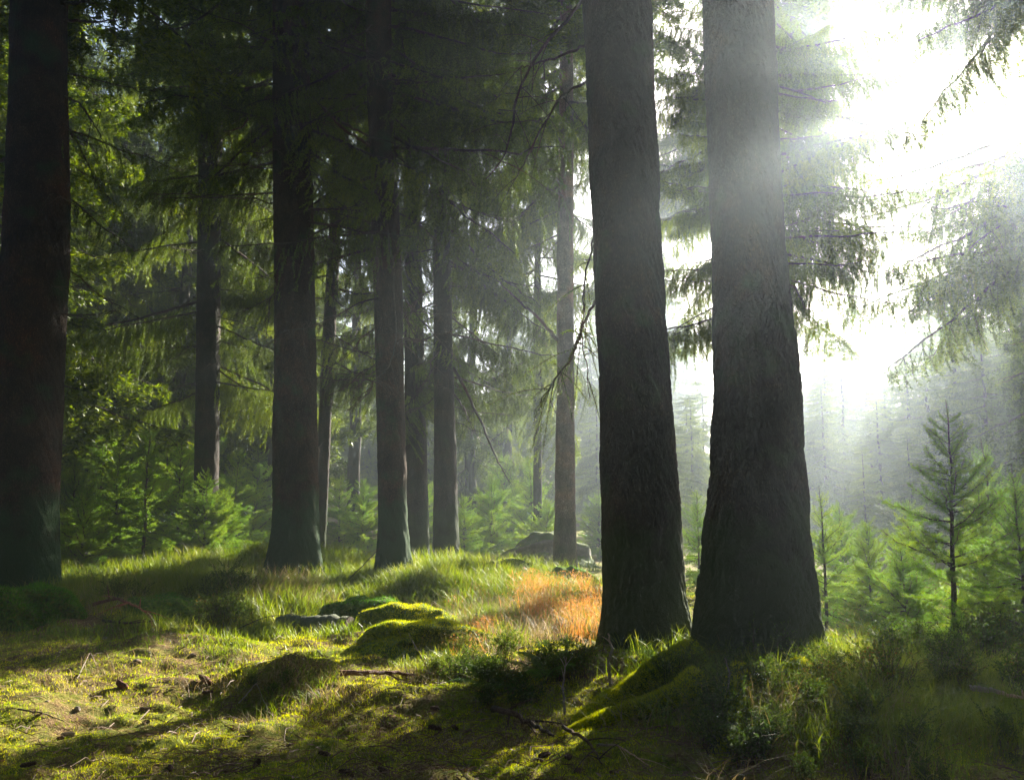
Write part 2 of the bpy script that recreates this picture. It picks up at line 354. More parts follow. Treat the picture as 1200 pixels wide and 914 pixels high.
def make_dead(seed, L=2.2, n=22):
    r = np.random.default_rng(seed); g = G(); s = np.linspace(0, 1, 12)
    P = np.c_[s * L, np.cumsum(r.normal(size=12)) * 0.02 * L, -0.35 * L * s ** 1.4 + 0.18 * L * s ** 3 + r.normal(size=12) * 0.008 * L]
    tube(g, P, 0.012 * (1 - s) + 0.003, 5, 0)
    for q in range(n):
        t = 0.2 + 0.78 * r.random(); p0 = np.array([np.interp(t, s, P[:, k]) for k in range(3)])
        az = R(r.uniform(-80, 80)); l2 = L * r.uniform(0.12, 0.4) * (1.2 - t); u = np.linspace(0, 1, 7)[:, None]
        d = np.array([math.cos(az), math.sin(az), r.uniform(-0.6, 0.2)])
        path = p0 + d * l2 * u + np.array([0, 0, -1]) * l2 * r.uniform(-0.2, 0.7) * u ** 2 + r.normal(size=(7, 3)) * 0.012 * L * u
        tube(g, path, np.linspace(0.005, 0.0015, 7), 3, 0)
        for z in range(3):
            t3 = r.random(); b0 = np.array([np.interp(t3, u[:, 0], path[:, k]) for k in range(3)])
            dd = norm(d + r.normal(size=3) * 0.7); tube(g, b0 + dd * 0.22 * l2 * u + np.array([0, 0, -0.1 * l2]) * u ** 2, np.linspace(0.003, 0.001, 7), 3, 0)
    return g
LIVE = [make_branch(100 + i, 3.0, h, 52, 1.8, dens=dn) .mesh("spruce_branch", [M_twig, M_needle]) for i, (h, dn) in enumerate([(0.6, 1), (0.9, 1), (1.2, .95), (0.75, .9), (1.0, .85), (1.3, 1)])]
THIN = [make_branch(150 + i, 3.0, h, 32, 1.0, dens=dn).mesh("thin_spruce_branch", [M_twig, M_needle]) for i, (h, dn) in enumerate([(0.9, .7), (1.3, .6), (0.8, .5)])]
DEAD = [make_dead(200 + i).mesh("dead_branch", [M_twig]) for i in range(4)]
YOUNG = [make_branch(300 + i, 1.0, 0.12, 34, 3.5, sp=0.0085, nl=0.024, nw=0.0042, sag=-0.08, rise=0.12, k=3, flat=0.6).mesh("young_spruce_branch", [M_twig, M_young]) for i in range(4)]
LOD = [make_branch(400 + i, 3.0, 0.8, 34, 0.8, sp=0.045, nl=0.12, nw=0.036, k=2) for i in range(3)]

def rotm(yaw, pitch, roll=0): return Euler((roll, pitch, yaw)).to_matrix().to_4x4()
def crown_mesh(seed, Hc, Rmax, whorl=0.5, per=5, name="crown", m=M_needle, low=0.25):
    """joined crown: whorls of branches, conical, uneven"""
    r = np.random.default_rng(seed); g = G(); z = 0.0; a0 = 0
    while z < Hc - 0.3:
        f = z / Hc
        L = Rmax * (1 - f) ** 0.75 * (low + (1 - low) * min(1, f / 0.18))
        for k in range(per):
            if r.random() < 0.12: continue
            a = a0 + k * 2 * math.pi / per + r.uniform(-0.35, 0.35); l = max(0.5, L * r.uniform(0.65, 1.12))
            M = Matrix.Translation((0, 0, z + r.uniform(-.2, .2))) @ rotm(a, R(r.uniform(0, 18) + (1 - f) * 8 - 12 * f)) @ Matrix.Scale(l / 3.0, 4)
            V, T, Q = LOD[r.integers(3)].arrays(); g.merge(LOD[r.integers(3)], M)
        a0 += 1.1; z += whorl * (1 - 0.35 * f) * r.uniform(0.8, 1.2)
    return g.mesh(name, [M_twig, m])
UPPER = [crown_mesh(s, 11, 3.6, 0.6, 6, "upper_crown", low=1.0) for s in (1, 2)]
FULL = [crown_mesh(11, 10, 2.4, 0.42, 7, "spruce_crown"), crown_mesh(12, 10, 2.0, 0.45, 6, "spruce_crown"), crown_mesh(13, 10, 2.8, 0.42, 7, "spruce_crown")]
FARTALL = [crown_mesh(21, 12, 2.8, 0.7, 5, "high_crown", low=0.7), crown_mesh(22, 12, 2.3, 0.75, 4, "high_crown", low=0.6)]

# ------------------------------------------------------------------ trunks
def trunk_mesh(pts, base, sides, dz, m, flare=0.25, lobes=5, rough=0.010, seed=0, mesh_name="trunk"):
    """pts: list of (z, cx, cy, radius) rising; vertices relative to base"""
    r = np.random.default_rng(seed); p = np.array(pts); p = p[np.argsort(p[:, 0])]
    zt = p[-1, 0]; zs = [p[0, 0]]
    while zs[-1] < zt: zs.append(zs[-1] + dz * (1 if zs[-1] < 7 else 6))
    z = np.array(zs); cx, cy, rad = (np.interp(z, p[:, 0], p[:, k]) for k in (1, 2, 3))
    a = np.linspace(0, 2 * math.pi, sides, endpoint=False)
    hz = z - base[2]
    fl = np.exp(-np.clip(hz + 0.05, 0, None) / 0.28)[:, None] * flare
    ph = r.uniform(0, 6.28, 4)
    lob = (0.5 + 0.5 * np.cos(lobes * a + ph[0])) ** 1.5 + 0.5 * (0.5 + 0.5 * np.cos((lobes + 2) * a + ph[1]))
    sc = rad.mean()
    U = np.cos(a)[None] * sc * 9 + 40 + seed; W = np.sin(a)[None] * sc * 9 + 40
    zz = z[:, None] * 5.0
    q1 = np.abs(vnoise(U * 2.6 + zz * .9, W * 2.6 + zz * 1.7)); q2 = np.abs(vnoise(U * 5.5 + zz * 2.3 + 9, W * 5.5 - zz * 2.9))
    n = 1.1 * fbm(U * 1.1 + zz * 0.35, W * 1.1 + zz * .8, 3) + 1.5 * np.clip(q1, 0, .18) / .18 * .5 + 1.1 * np.clip(q2, 0, .2) / .2 * .5 - .9
    big = 0.07 * vnoise(a[None] * 0.9 * 0 + np.cos(a)[None] * 1.4 + z[:, None] * 0.5 + seed, np.sin(a)[None] * 1.4 + z[:, None] * .2)
    rr = rad[:, None] * (1 + fl * lob[None] + big) + rough * n
    X = cx[:, None] + rr * np.cos(a) - base[0]; Y = cy[:, None] + rr * np.sin(a) - base[1]; Z = np.repeat((z - base[2])[:, None], sides, 1)
    V = np.stack([X, Y, Z], -1).reshape(-1, 3); nz = len(z)
    i = np.arange(nz - 1)[:, None] * sides; j = np.arange(sides)[None]; j2 = (j + 1) % sides
    g = G(); g.add(V, None, np.stack([i + j, i + j2, i + sides + j2, i + sides + j], -1).reshape(-1, 4))
    return g.mesh(mesh_name, [m], True)
def place_branch(kind, root, loc, yaw, pitch, s, roll=0, name="branch"):
    lib = {'live': LIVE, 'thin': THIN, 'dead': DEAD, 'young': YOUNG}[kind]
    o = link(name, random.choice(lib), root)
    o.location = loc; o.rotation_euler = (roll, pitch, yaw); o.scale = (s, s * random.uniform(.85, 1.15), s * random.uniform(0.85, 1.15))
    return o
class Tree: pass
def tree(px_prof, depth, label, top=19.0, sides=64, dz=0.06, m=M_bark, flare=0.25, rough=0.010, lobes=5, branches=(), crown=None, seed=0, group=None, name="spruce_tree", crown_r=1.0):
    """px_prof: [(py, left, right)] measured silhouettes -> real axis and radii at the tree's own distance"""
    q = []
    for py, l, r_ in px_prof:
        c = at((l + r_) / 2, py, depth); zc = float((c - CAM) @ FW)
        q.append((c[2], c[0], c[1], (r_ - l) / 2 / FPX * zc))
    q.sort()
    z0, x0, y0, r0 = q[0]; gz = float(H(x0, y0))
    if z0 > gz + 0.02: q.insert(0, (gz, x0, y0, r0))
    q.insert(0, (gz - 0.35, q[0][1], q[0][2], q[0][3]))
    zt, xt, yt, rt = q[-1]; zl, xl, yl, rl = q[-2] if len(q) > 2 else q[-1]
    q.append((top, xt + (xt - q[1][1]) / max(zt - q[1][0], 1) * (top - zt) * 0.6, yt, 0.04))
    base = np.array([q[1][1], q[1][2], gz])
    t = Tree(); t.root = thing(name, base, label, 'tree', group); t.base = base; t.q = np.array(q)
    link("trunk", trunk_mesh(q, base, sides, dz, m, flare, lobes, rough, seed), t.root)
    for (h0, h1, n, s0, s1, kind, az0, az1) in branches:
        for k in range(n):
            h = h0 + (h1 - h0) * (k + random.random()) / n
            add_branch(t, h, random.uniform(az0, az1), kind, random.uniform(s0, s1), R(random.uniform(-12, 34)), random.uniform(-.35, .35))
    if crown:
        o = link("crown", random.choice(UPPER), t.root); zc = crown
        o.location = ax(t, zc + base[2]) - base; s = (top - zc) / 11.0
        o.scale = (crown_r, crown_r, s); o.rotation_euler = (0, 0, random.uniform(0, 6))
    return t
def ax(t, z): return np.array([np.interp(z, t.q[:, 0], t.q[:, 1]), np.interp(z, t.q[:, 0], t.q[:, 2]), z])
def add_branch(t, h, az, kind, s, pitch=0.1, roll=0):
    """az in degrees: 0 = away to the right (+X), 90 = away from camera"""
    p = ax(t, t.base[2] + h) - t.base
    return place_branch(kind, t.root, p, R(az), pitch, s, roll, "dead_branch" if kind == 'dead' else "branch")

T = {}
T['left'] = tree([(0, 17, 75), (150, 13, 77), (300, 8, 78), (400, -1, 72), (500, -8, 69), (600, -14, 66), (690, -18, 66)], 11.0,
    "massive reddish-brown spruce trunk at the left edge of the wood", 20, 150, 0.03, M_barkR, 0.16, 0.014, 5,
    [(3.5, 8, 10, .35, .8, 'dead', -40, 90), (5.5, 9, 6, .5, .8, 'thin', 20, 160)], 9.5, 1)
T['two'] = tree([(0, 320, 360), (150, 321, 364), (300, 322, 368), (450, 322, 370), (600, 320, 373), (650, 317, 376)], 14.0,
    "thick dark spruce trunk with a mossy flared foot, behind the grey cut log", 20, 110, 0.035, M_barkR, 0.3, 0.014, 5,
    [(3.4, 10, 34, .4, 1.15, 'dead', 0, 360), (5.5, 11, 20, .6, 1.0, 'thin', -38, 218), (7.0, 11.5, 16, .8, 1.1, 'live', -38, 218)], 11.5, 2)
T['dark'] = tree([(0, 236, 262), (300, 232, 258), (450, 230, 257), (600, 228, 255)], 20,
    "nearly black straight spruce trunk rising out of the young spruces at left", 20, 60, 0.07, M_bark, 0.2, 0.012, 4,
    [(3.0, 10, 20, .4, 1.0, 'dead', 0, 360), (3.8, 12, 34, .7, 1.15, 'live', -38, 218)], 11.5, 3)
T['behind'] = tree([(300, 384, 398), (410, 377, 392), (500, 373, 388), (630, 369, 382)], 19.5,
    "slim dark spruce trunk leaning just behind the mossy-footed trunk", 17, 40, 0.08, M_bark, 0.1, 0.008, 4,
    [(4.5, 12, 24, .6, 1.0, 'live', -38, 218), (2.5, 5, 6, .3, .6, 'dead', 0, 360)], 11, 4)
T['mid'] = tree([(0, 428, 458), (110, 431, 460), (300, 437, 470), (450, 441, 473), (600, 443, 477), (655, 441, 480)], 13.8,
    "brown spruce trunk with a mossy flared foot in the middle of the wood", 20, 90, 0.04, M_barkR, 0.32, 0.013, 5,
    [(3.0, 10, 40, .4, 1.25, 'dead', 0, 360), (4.6, 11, 16, .6, 1.0, 'thin', -38, 218), (7.0, 11, 22, .8, 1.1, 'live', -38, 218)], 11.5, 5)
T['midb'] = tree([(300, 474, 494), (450, 474, 498), (600, 475, 502), (640, 474, 503)], 19.0,
    "greyish spruce trunk second in the row of three standing close together", 19, 50, 0.07, M_bark, 0.15, 0.01, 4,
    [(3.9, 12, 30, .6, 1.0, 'live', -38, 218), (3.5, 10, 22, .4, 1.2, 'dead', 0, 360)], 11.5, 6)
T['midc'] = tree([(300, 508, 528), (450, 509, 532), (600, 508, 537), (650, 507, 539)], 17.5,
    "dark grey spruce trunk right of the close-standing row, dead limb drooping from it", 19, 60, 0.06, M_bark, 0.15, 0.012, 4,
    [(3.8, 11, 30, .6, 1.05, 'live', -38, 218), (3, 10, 26, .4, 1.2, 'dead', 0, 360)], 11, 7)
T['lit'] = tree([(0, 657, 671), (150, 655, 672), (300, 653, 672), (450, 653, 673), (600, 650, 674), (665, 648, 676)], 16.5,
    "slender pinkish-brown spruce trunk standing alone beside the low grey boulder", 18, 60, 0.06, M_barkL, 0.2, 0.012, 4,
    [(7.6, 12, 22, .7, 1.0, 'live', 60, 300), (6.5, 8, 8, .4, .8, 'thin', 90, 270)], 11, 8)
T['big'] = tree([(0, 683, 762), (150, 689, 768), (300, 695, 775), (450, 703, 785), (600, 705, 797), (700, 706, 803), (765, 705, 808)], 7.9,
    "huge dark spruce trunk right of centre, the left one of the two foreground giants", 21, 170, 0.022, M_bark, 0.20, 0.019, 5, [], 10.0, 10)
T['right'] = tree([(0, 825, 905), (150, 829, 911), (300, 835, 918), (450, 837, 935), (600, 829, 944), (700, 820, 951), (785, 816, 952)], 6.9,
    "biggest foreground spruce trunk with mossy roots, right one of the two giants", 21, 180, 0.02, M_bark, 0.30, 0.020, 5, [], 10.0, 11)
T['hid'] = tree([(0, 868, 892), (600, 868, 898)], 11.5,
    "spruce hidden behind the biggest trunk, its ragged branches showing on both sides", 19, 40, 0.1, M_bark, 0.1, 0.01, 4,
    [(4.5, 8, 40, .5, .74, 'live', -80, 60), (5, 7.5, 10, .7, .9, 'thin', -60, 40), (8, 11, 14, .5, .7, 'live', -80, 70), (4.0, 8.5, 48, .35, .6, 'live', 110, 250), (3.4, 6, 12, .35, .5, 'thin', -80, 240)], 10.5, 12, crown_r=.8)
T['off'] = tree([(0, 1222, 1256), (600, 1224, 1262)], 12.5,
    "spruce just outside the right edge, its boughs hanging across the bright sky", 19, 40, 0.12, M_bark, 0.1, 0.01, 4,
    [(5.3, 6.8, 15, .65, 1.0, 'live', 110, 245), (5.3, 7.4, 16, .8, 1.2, 'thin', 110, 245), (9.2, 10.6, 14, .7, 1.15, 'live', 100, 250)], None, 13)
T['hid2'] = tree([(0, 876, 898), (600, 876, 902)], 20,
    "second hidden spruce behind the biggest trunk, its high boughs reaching over the clearing", 20, 40, 0.12, M_bark, 0.1, 0.01, 4,
    [(12.0, 15, 30, .7, 1.05, 'live', -80, 70), (12, 14, 12, .6, .9, 'live', 110, 250)], None, 15)
T['hid3'] = tree([(0, 842, 858), (600, 842, 860)], 26,
    "third hidden spruce, its boughs filling the gap between the two giants", 20, 30, 0.15, M_bark, 0.1, 0.01, 4,
    [(10.8, 15, 36, .8, 1.25, 'live', 115, 245)], None, 16)
T['gapleft'] = tree([(0, 82, 94), (300, 82, 95), (600, 82, 96)], 24,
    "dark thin trunk in front of the bright gap at left, second beyond the left giant", 20, 24, 0.15, M_bark, 0.1, 0.01, 4,
    [(8.0, 16, 66, .8, 1.3, 'live', 0, 360), (5, 8, 12, .4, .8, 'thin', 0, 360)], None, 17)
T['gap'] = tree([(0, 627, 633), (300, 626, 634), (560, 625, 635)], 24,
    "leafy spruce filling the gap behind the two middle trunks", 18, 30, 0.12, M_bark, 0.1, 0.01, 4,
    [(5.0, 14, 50, .8, 1.15, 'live', 0, 360)], None, 14)

def polybranch(t, pts, depth, r0=0.02, name="dead_branch", moss=False, twigs=6, seed=0, mats=None):
    r = np.random.default_rng(seed); g = G()
    P = np.array([at(px, py, depth + dd) for px, py, dd in pts]); P = P - t.base
    u = np.linspace(0, 1, len(P)); uu = np.linspace(0, 1, 24); P = np.stack([np.interp(uu, u, P[:, k]) for k in range(3)], 1)
    K = np.ones(5) / 5
    for k in range(3): P[2:-2, k] = np.convolve(P[:, k], K, 'valid')
    P += r.normal(size=P.shape) * 0.008
    tube(g, P, r0 * (1 - uu) ** .8 + 0.003, 6, 0)
    for q in range(twigs):
        i = r.integers(5, 22); l = r.uniform(.25, .7); v = np.linspace(0, 1, 8)[:, None]
        d = norm(norm(P[min(i + 1, 23)] - P[i - 1]) * .7 + r.normal(size=3) * .6)
        path = P[i] + d * l * v + np.array([0, 0, -.35 * l]) * v ** 2; tube(g, path, np.linspace(.006, .0015, 8), 4, 0)
        if moss: twig_needles(g, path, .012, .03, .007, 1, r, 2)
    return link(name, g.mesh(name, mats or [M_twig, M_needle]), t.root)
polybranch(T['midc'], [(528, 425, 0), (548, 460, -.3), (568, 505, -.6), (585, 545, -.9), (600, 568, -1.1)], 17.5, .035, seed=1)
polybranch(T['midc'], [(528, 455, 0), (545, 480, -.3), (556, 510, -.5)], 17.5, .02, seed=2, twigs=3)
polybranch(T['lit'], [(655, 400, 0), (630, 372, -.4), (605, 350, -.8), (580, 325, -1.1)], 16.5, .035, seed=3)
polybranch(T['big'], [(690, -10, 0), (660, 30, -.3), (630, 60, -.5), (605, 110, -.6), (595, 180, -.7), (570, 210, -.8)], 8.3, .018, seed=4, twigs=14)
polybranch(T['big'], [(690, 52, 0), (650, 68, -.2), (620, 78, -.3), (598, 80, -.4)], 8.1, .012, seed=5, twigs=5)
polybranch(T['big'], [(692, 95, 0), (665, 105, .2), (640, 140, .4), (610, 200, .5), (600, 215, .6)], 8.3, .014, seed=6, twigs=10)
polybranch(T['big'], [(700, 350, 0), (685, 375, .1), (672, 420, .2), (650, 445, .2), (628, 478, .2)], 8.6, .014, "branch", True, 18, seed=7)
polybranch(T['big'], [(698, 270, 0), (684, 330, .1), (682, 400, .2), (692, 470, .3)], 8.8, .010, "branch", True, 14, seed=8)
polybranch(T['mid'], [(440, 175, 0), (400, 150, -.5), (370, 118, -1)], 13.8, .03, seed=9)
polybranch(T['mid'], [(460, 160, 0), (490, 175, -.5), (520, 190, -.9), (545, 200, -1.2)], 13.8, .03, seed=10)
polybranch(T['mid'], [(455, 270, 0), (462, 320, -.5), (465, 400, -.7), (455, 435, -.8), (440, 435, -.8)], 13.5, .014, seed=11, twigs=2)
polybranch(T['two'], [(322, 92, 0), (300, 100, -.2), (265, 118, -.4)], 14, .03, seed=12)
polybranch(T['two'], [(322, 113, 0), (300, 120, -.2), (285, 150, -.4), (262, 155, -.5)], 14, .02, seed=13)
polybranch(T['two'], [(366, 115, 0), (395, 140, -.4), (430, 160, -.8), (470, 170, -1)], 14, .035, seed=14)
polybranch(T['left'], [(76, 24, 0), (110, 26, -.2), (150, 24, -.3)], 11, .02, seed=15, twigs=4)
polybranch(T['left'], [(76, 4, 0), (95, 3, -.1), (115, -3, -.2)], 11, .028, seed=16, twigs=3)
polybranch(T['left'], [(76, 113, 0), (95, 122, -.2), (112, 148, -.3), (128, 178, -.4)], 11, .014, seed=17, twigs=3)
polybranch(T['left'], [(12, 184, 0), (2, 188, -.2), (-12, 196, -.4)], 11, .025, seed=18, twigs=2)

# mossy roots of the biggest trunk
def root(t, pts, r0, r1, seed=0):
    r = np.random.default_rng(seed); P = []
    for px, py, lift in pts:
        p = ghit(px, py); p[2] += lift; P.append(p)
    P = np.array(P) - t.base; u = np.linspace(0, 1, len(P)); uu = np.linspace(0, 1, 26)
    P = np.stack([np.interp(uu, u, P[:, k]) for k in range(3)], 1)
    for k in range(3): P[2:-2, k] = np.convolve(P[:, k], np.ones(5) / 5, 'valid')
    g = G(); rad = np.interp(uu, [0, 1], [r0, r1]) * (1 + .15 * r.normal(size=26).cumsum() * .3)
    tube(g, P, rad, 12, 0, True)
    o = link("root", g.mesh("root", [M_mbase], True), t.root)
    f = G(); n = 13000; i = r.integers(0, 25, n); a = r.uniform(-1.9, 1.9, n)
    tt = r.random(n)[:, None]; c = P[i] * (1 - tt) + P[i + 1] * tt; T_ = norm(P[i + 1] - P[i]); A = norm(np.cross(T_, [0, 0, 1.])); B = np.cross(A, T_)
    nrm = np.sin(a)[:, None] * A + np.cos(a)[:, None] * B
    needles(f, c + nrm * rad[i][:, None] * .97, norm(nrm + r.normal(size=(n, 3)) * .45), r.uniform(.010, .028, n), .005, 0, r)
    mo = link("moss", f.mesh("moss_fuzz", [M_moss]), o); tag(mo, kind='stuff')
root(T['right'], [(815, 790, .12), (775, 800, .07), (740, 815, .03), (705, 832, .02), (675, 845, -.04)], .10, .04, 1)
root(T['right'], [(820, 815, .08), (780, 835, .05), (730, 843, .03), (690, 852, .02), (655, 862, -.03)], .085, .03, 2)
root(T['right'], [(870, 810, .08), (860, 840, .05), (850, 870, .02), (840, 900, -.04)], .09, .04, 3)
root(T['right'], [(930, 800, .08), (955, 815, .04), (985, 830, .0), (1010, 838, -.05)], .09, .04, 4)

# ------------------------------------------------------------------ background trees
def simple_trunk(H_, r0, seed, m=M_bark):
    g = G(); z = np.linspace(-.4, H_, 40); r = np.random.default_rng(seed)
    P = np.c_[np.cumsum(r.normal(size=40)) * .02, np.cumsum(r.normal(size=40)) * .02, z]; P[:3, :2] = P[3, :2] * 0
    tube(g, P, r0 * (1 - (z / H_).clip(0, 1)) ** .7 * (1 + .4 * np.exp(-z.clip(0) / .3)) + .015, 14, 0)
    return g.mesh("far_trunk", [m], True)
FT = [simple_trunk(12, .16, s) for s in (1, 2, 3)]
FB = [simple_trunk(20, .27, s) for s in (4, 5, 6)]
FULLT = []; TALLT = []
LIT = [(-1.8, 6.6), (-.8, 6.6), (-2.6, 8.0), (0, 8.8), (-1.5, 9.5), (.3, 12), (-2, 15.5), (.8, 10), (-9, 20.5), (-7.6, 17.5), (-4, 22), (-1.5, 22), (1.5, 24), (-11, 24)]
def max_h(x, y, rad=1.9):
    """lowest sun ray (towards the sunlit floor) that passes over this spot"""
    best = 99
    hd = np.array([math.sin(SUN_AZ), math.cos(SUN_AZ)])
    for lx, ly in LIT:
        v = np.array([x - lx, y - ly]); t = v @ hd
        if t <= 1: continue
        if abs(v[0] * hd[1] - v[1] * hd[0]) < rad: best = min(best, (t - rad * .3) * math.tan(SUN_EL))
    return best
def bg(x, y, Ht, kind, label, group, cr=1.0):
    z = float(H(x, y))
    root_ = thing("spruce_tree", (x, y, z), label, 'tree', group); root_.rotation_euler = (0, 0, random.uniform(0, 6.28))
    if kind == 'full':
        s = Ht / 12.0; a = link("trunk", random.choice(FT), root_); a.scale = (s * .8, s * .8, s * .95)
        b = link("crown", random.choice(FULL), root_); b.location = (0, 0, .08 * Ht); b.scale = (s * cr * 1.05, s * cr * 1.05, s * 1.12)
    else:
        s = Ht / 20.0; a = link("trunk", random.choice(FB), root_); a.scale = (s, s, s)
        b = link("crown", random.choice(FARTALL), root_); f = kind; b.location = (0, 0, f * Ht); b.scale = (s * cr * 1.2, s * cr * 1.2, (1 - f) * Ht / 12 * 1.02)
    return root_
spec = [  # px, depth, height, kind, label
    (72, 27, 17, .33, "thin grey trunk nearest the left giant, against pale gaps of sky"),
    (124, 33, 18, .26, "misty trunk right of the bright sky gap at left"),
    (163, 30, 17, .22, "dim trunk rising behind the pointed young spruce at left"),
    (206, 27, 17, .20, "narrow shaded trunk just left of the nearly black trunk"),
    (313, 28, 18, .26, "pale grey hazy trunk left of the mossy-footed trunk"),
    (290, 36, 18, .2, "far spruce between the black trunk and the mossy-footed trunk"),
    (416, 30, 17, .27, "slim pale leaning trunk lit by mist between two dark trunks"),
    (552, 31, 16, .14, "spruce with trailing foliage right of the close-standing row"),
    (594, 34, 16, .12, "misty spruce above the bright undergrowth in the middle gap"),
]
for px, d, h, k, lab in spec: bg(pxm(px, d), d, h, k, lab, None)
r = np.random.default_rng(5)
spots = []
tries = 0
while len(spots) < 95 and tries < 6000:
    tries += 1
    d = r.uniform(27, 75); px = r.uniform(-150, 1350); x = pxm(px, d)
    if any((x - a) ** 2 + (d - b) ** 2 < (3.0 + d * .03) ** 2 for a, b in spots): continue
    if px > 800: continue
    if px > 640 and d < 34: continue
    if abs(px - 97) < 20: continue
    mh = max_h(x, d)
    h = r.uniform(14, 19)
    if 340 < px < 800 and d < 52: h = r.uniform(5, 9)
    if mh < h + 2: h = mh - 1.5
    if h < 4: continue
    spots.append((x, d))
    z_ = 'left' if px < 300 else ('middle' if px < 640 else 'centre-right')
    far = d > 48
    lab = {('left', 0): "tall spruce in the shaded wood behind the left trunks", ('left', 1): "distant spruce closing the view between the left trunks",
           ('middle', 0): "spruce in the hazy wood behind the middle trunks", ('middle', 1): "far misty spruce behind the middle trunks",
           ('centre-right', 0): "spruce behind the left giant of the foreground pair", ('centre-right', 1): "faint spruce in the mist behind the foreground pair"}[(z_, int(far))]
    if h > 12 and not far and px < 560: bg(x, d, h, r.uniform(.12, .32), lab, "spruces closing the view behind the trunks", 1.15)
    else: bg(x, d, h, 'full', lab, "spruces closing the view behind the trunks", 1.2)
# right-hand misty clearing
for px, d, h, lab, cr in [
    (990, 36, 8.6, "blue-green misty spruce with a pointed top in the clearing", 1.2), (1008, 52, 13.5, "tallest faint spruce top fading into white light in the clearing", .8),
    (1066, 34, 8.4, "pale hazy spruce between the pointed misty spruce and the dark bluish one", 1.2),
    (1150, 25, 7.6, "dark bluish spruce looming behind the young spruces at right", 1.3),
    (1262, 17, 11, "tall spruce with drooping green boughs at the right edge", 1.0),
    (935, 44, 8, "low misty spruce beside the right edge of the biggest trunk", 1.2),
    (1100, 44, 11, "faint broad spruce far behind the dark bluish one", 1.2),
    (810, 30, 5.2, "misty spruce seen low between the two foreground giants", 1.3), (770, 42, 7.5, "distant hazy spruce above the one between the giants", 1.2),
    (1180, 38, 13, "high hazy spruce beyond the right-edge tree", 1.1), (1260, 30, 17, "hazy spruce beyond the right margin", 1.1), (860, 60, 10, "far spruce hidden by the biggest trunk", 1.2),
    (960, 62, 12, "farthest pale spruce over the clearing", 1.2), (1050, 66, 13, "washed-out spruce at the back of the clearing", 1.2), (900, 52, 9, "misty spruce peeping right of the biggest trunk", 1.2),
    (965, 30, 6.2, "low dense misty spruce in the clearing just right of the biggest trunk", 1.7), (1030, 29, 5.4, "short bushy misty spruce in the clearing", 1.7), (1090, 31, 8.2, "blue-grey spruce left of the dark bluish one", 1.5),
    (1130, 34, 10, "blue-grey spruce behind the dark bluish one", 1.5), (1195, 27, 9.5, "blue-grey spruce at the right margin", 1.4), (1020, 44, 9.5, "faint spruce in the second row of the clearing", 1.6), (975, 50, 10, "faint spruce in the third row of the clearing", 1.6),
    (1075, 54, 12, "faint spruce filling the back of the clearing", 1.6), (1125, 60, 14, "palest spruce in the far mist at right", 1.6), (1170, 50, 13, "pale spruce in the far mist by the right margin", 1.6), (925, 36, 6, "misty bushy spruce touching the outline of the biggest trunk", 1.6),
    (790, 24, 3.8, "green bushy spruce in the gap between the giants", 1.7), (825, 38, 7, "pale spruce in the gap between the giants", 1.6), (1010, 22, 3.0, "small misty spruce before the clearing trees", 1.8), (1065, 21, 3.4, "small spruce behind the pointed sapling", 1.8),
    (1160, 21, 6.2, "dark full spruce filling the right background below the hanging boughs", 1.7), (1212, 22, 9.6, "dark full spruce at the right margin behind the saplings", 1.6), (1128, 26, 8.8, "dense bluish spruce left of the dark full ones", 1.8),
    (1040, 37, 7.0, "dense misty spruce in the middle of the clearing wall", 1.6), (972, 42, 10.2, "dense misty spruce at the left of the clearing wall", 1.3), (1098, 36, 11.2, "dense tall misty spruce at the right of the clearing wall", 1.7),
    (948, 31, 4.6, "bushy misty spruce low beside the biggest trunk", 2.0), (1022, 30, 4.8, "bushy misty spruce low in the clearing wall", 2.0), (805, 33, 6.0, "bushy misty spruce in the gap between the giants", 1.9), (700, 36, 6.5, "bushy misty spruce behind the left giant", 1.9),
    (720, 30, 5, "soft green spruce behind the foot of the left giant", 1.3)]:
    bg(pxm(px, d), d, h, 'full', lab, None, cr)
# unseen spruces added outside the frame to block sky light and darken the view
for ring, (n, d0, d1, k) in enumerate([(13, 9, 13, .22), (24, 15, 22, .06), (34, 24, 36, 'full')]):
    for i in range(n):
        e0 = (78, 60, 48)[ring]; a = R(e0 + i * (360 - 2 * e0) / (n - 1) + r.uniform(-3, 3)); d = r.uniform(d0, d1)
        x, y = math.sin(a) * d, math.cos(a) * d
        bg(x, y, r.uniform(15, 19), k, "spruce of the surrounding wood outside the view", "spruces around the viewpoint", 1.6)
for x, y, h in [(-6.6, -4.2, 18), (6.8, -4.0, 18), (-1.5, -5.5, 17), (2.2, -6, 18), (-8.0, -3, 17), (8.5, -3, 18), (0.3, -10, 18)]:  # added behind the camera so their crowns cut the sky light from above
    bg(x, y, h, .42, "tall spruce beside the viewpoint, its crown closing overhead", "spruces around the viewpoint", 1.7)
for px, d, h in [(-30, 24, 18), (-90, 19, 18), (30, 26, 17), (50, 34, 18), (150, 38, 18), (230, 33, 18), (20, 40, 18), (190, 44, 18), (265, 40, 18), (340, 36, 17)  , (5, 31, 18), (150, 29, 18), (215, 37, 18), (300, 31, 16), (-160, 30, 18)]:
    bg(pxm(px, d), d, h + 2, 'full', "tall spruce filling the dark left background", "spruces filling the dark left background", 1.4)

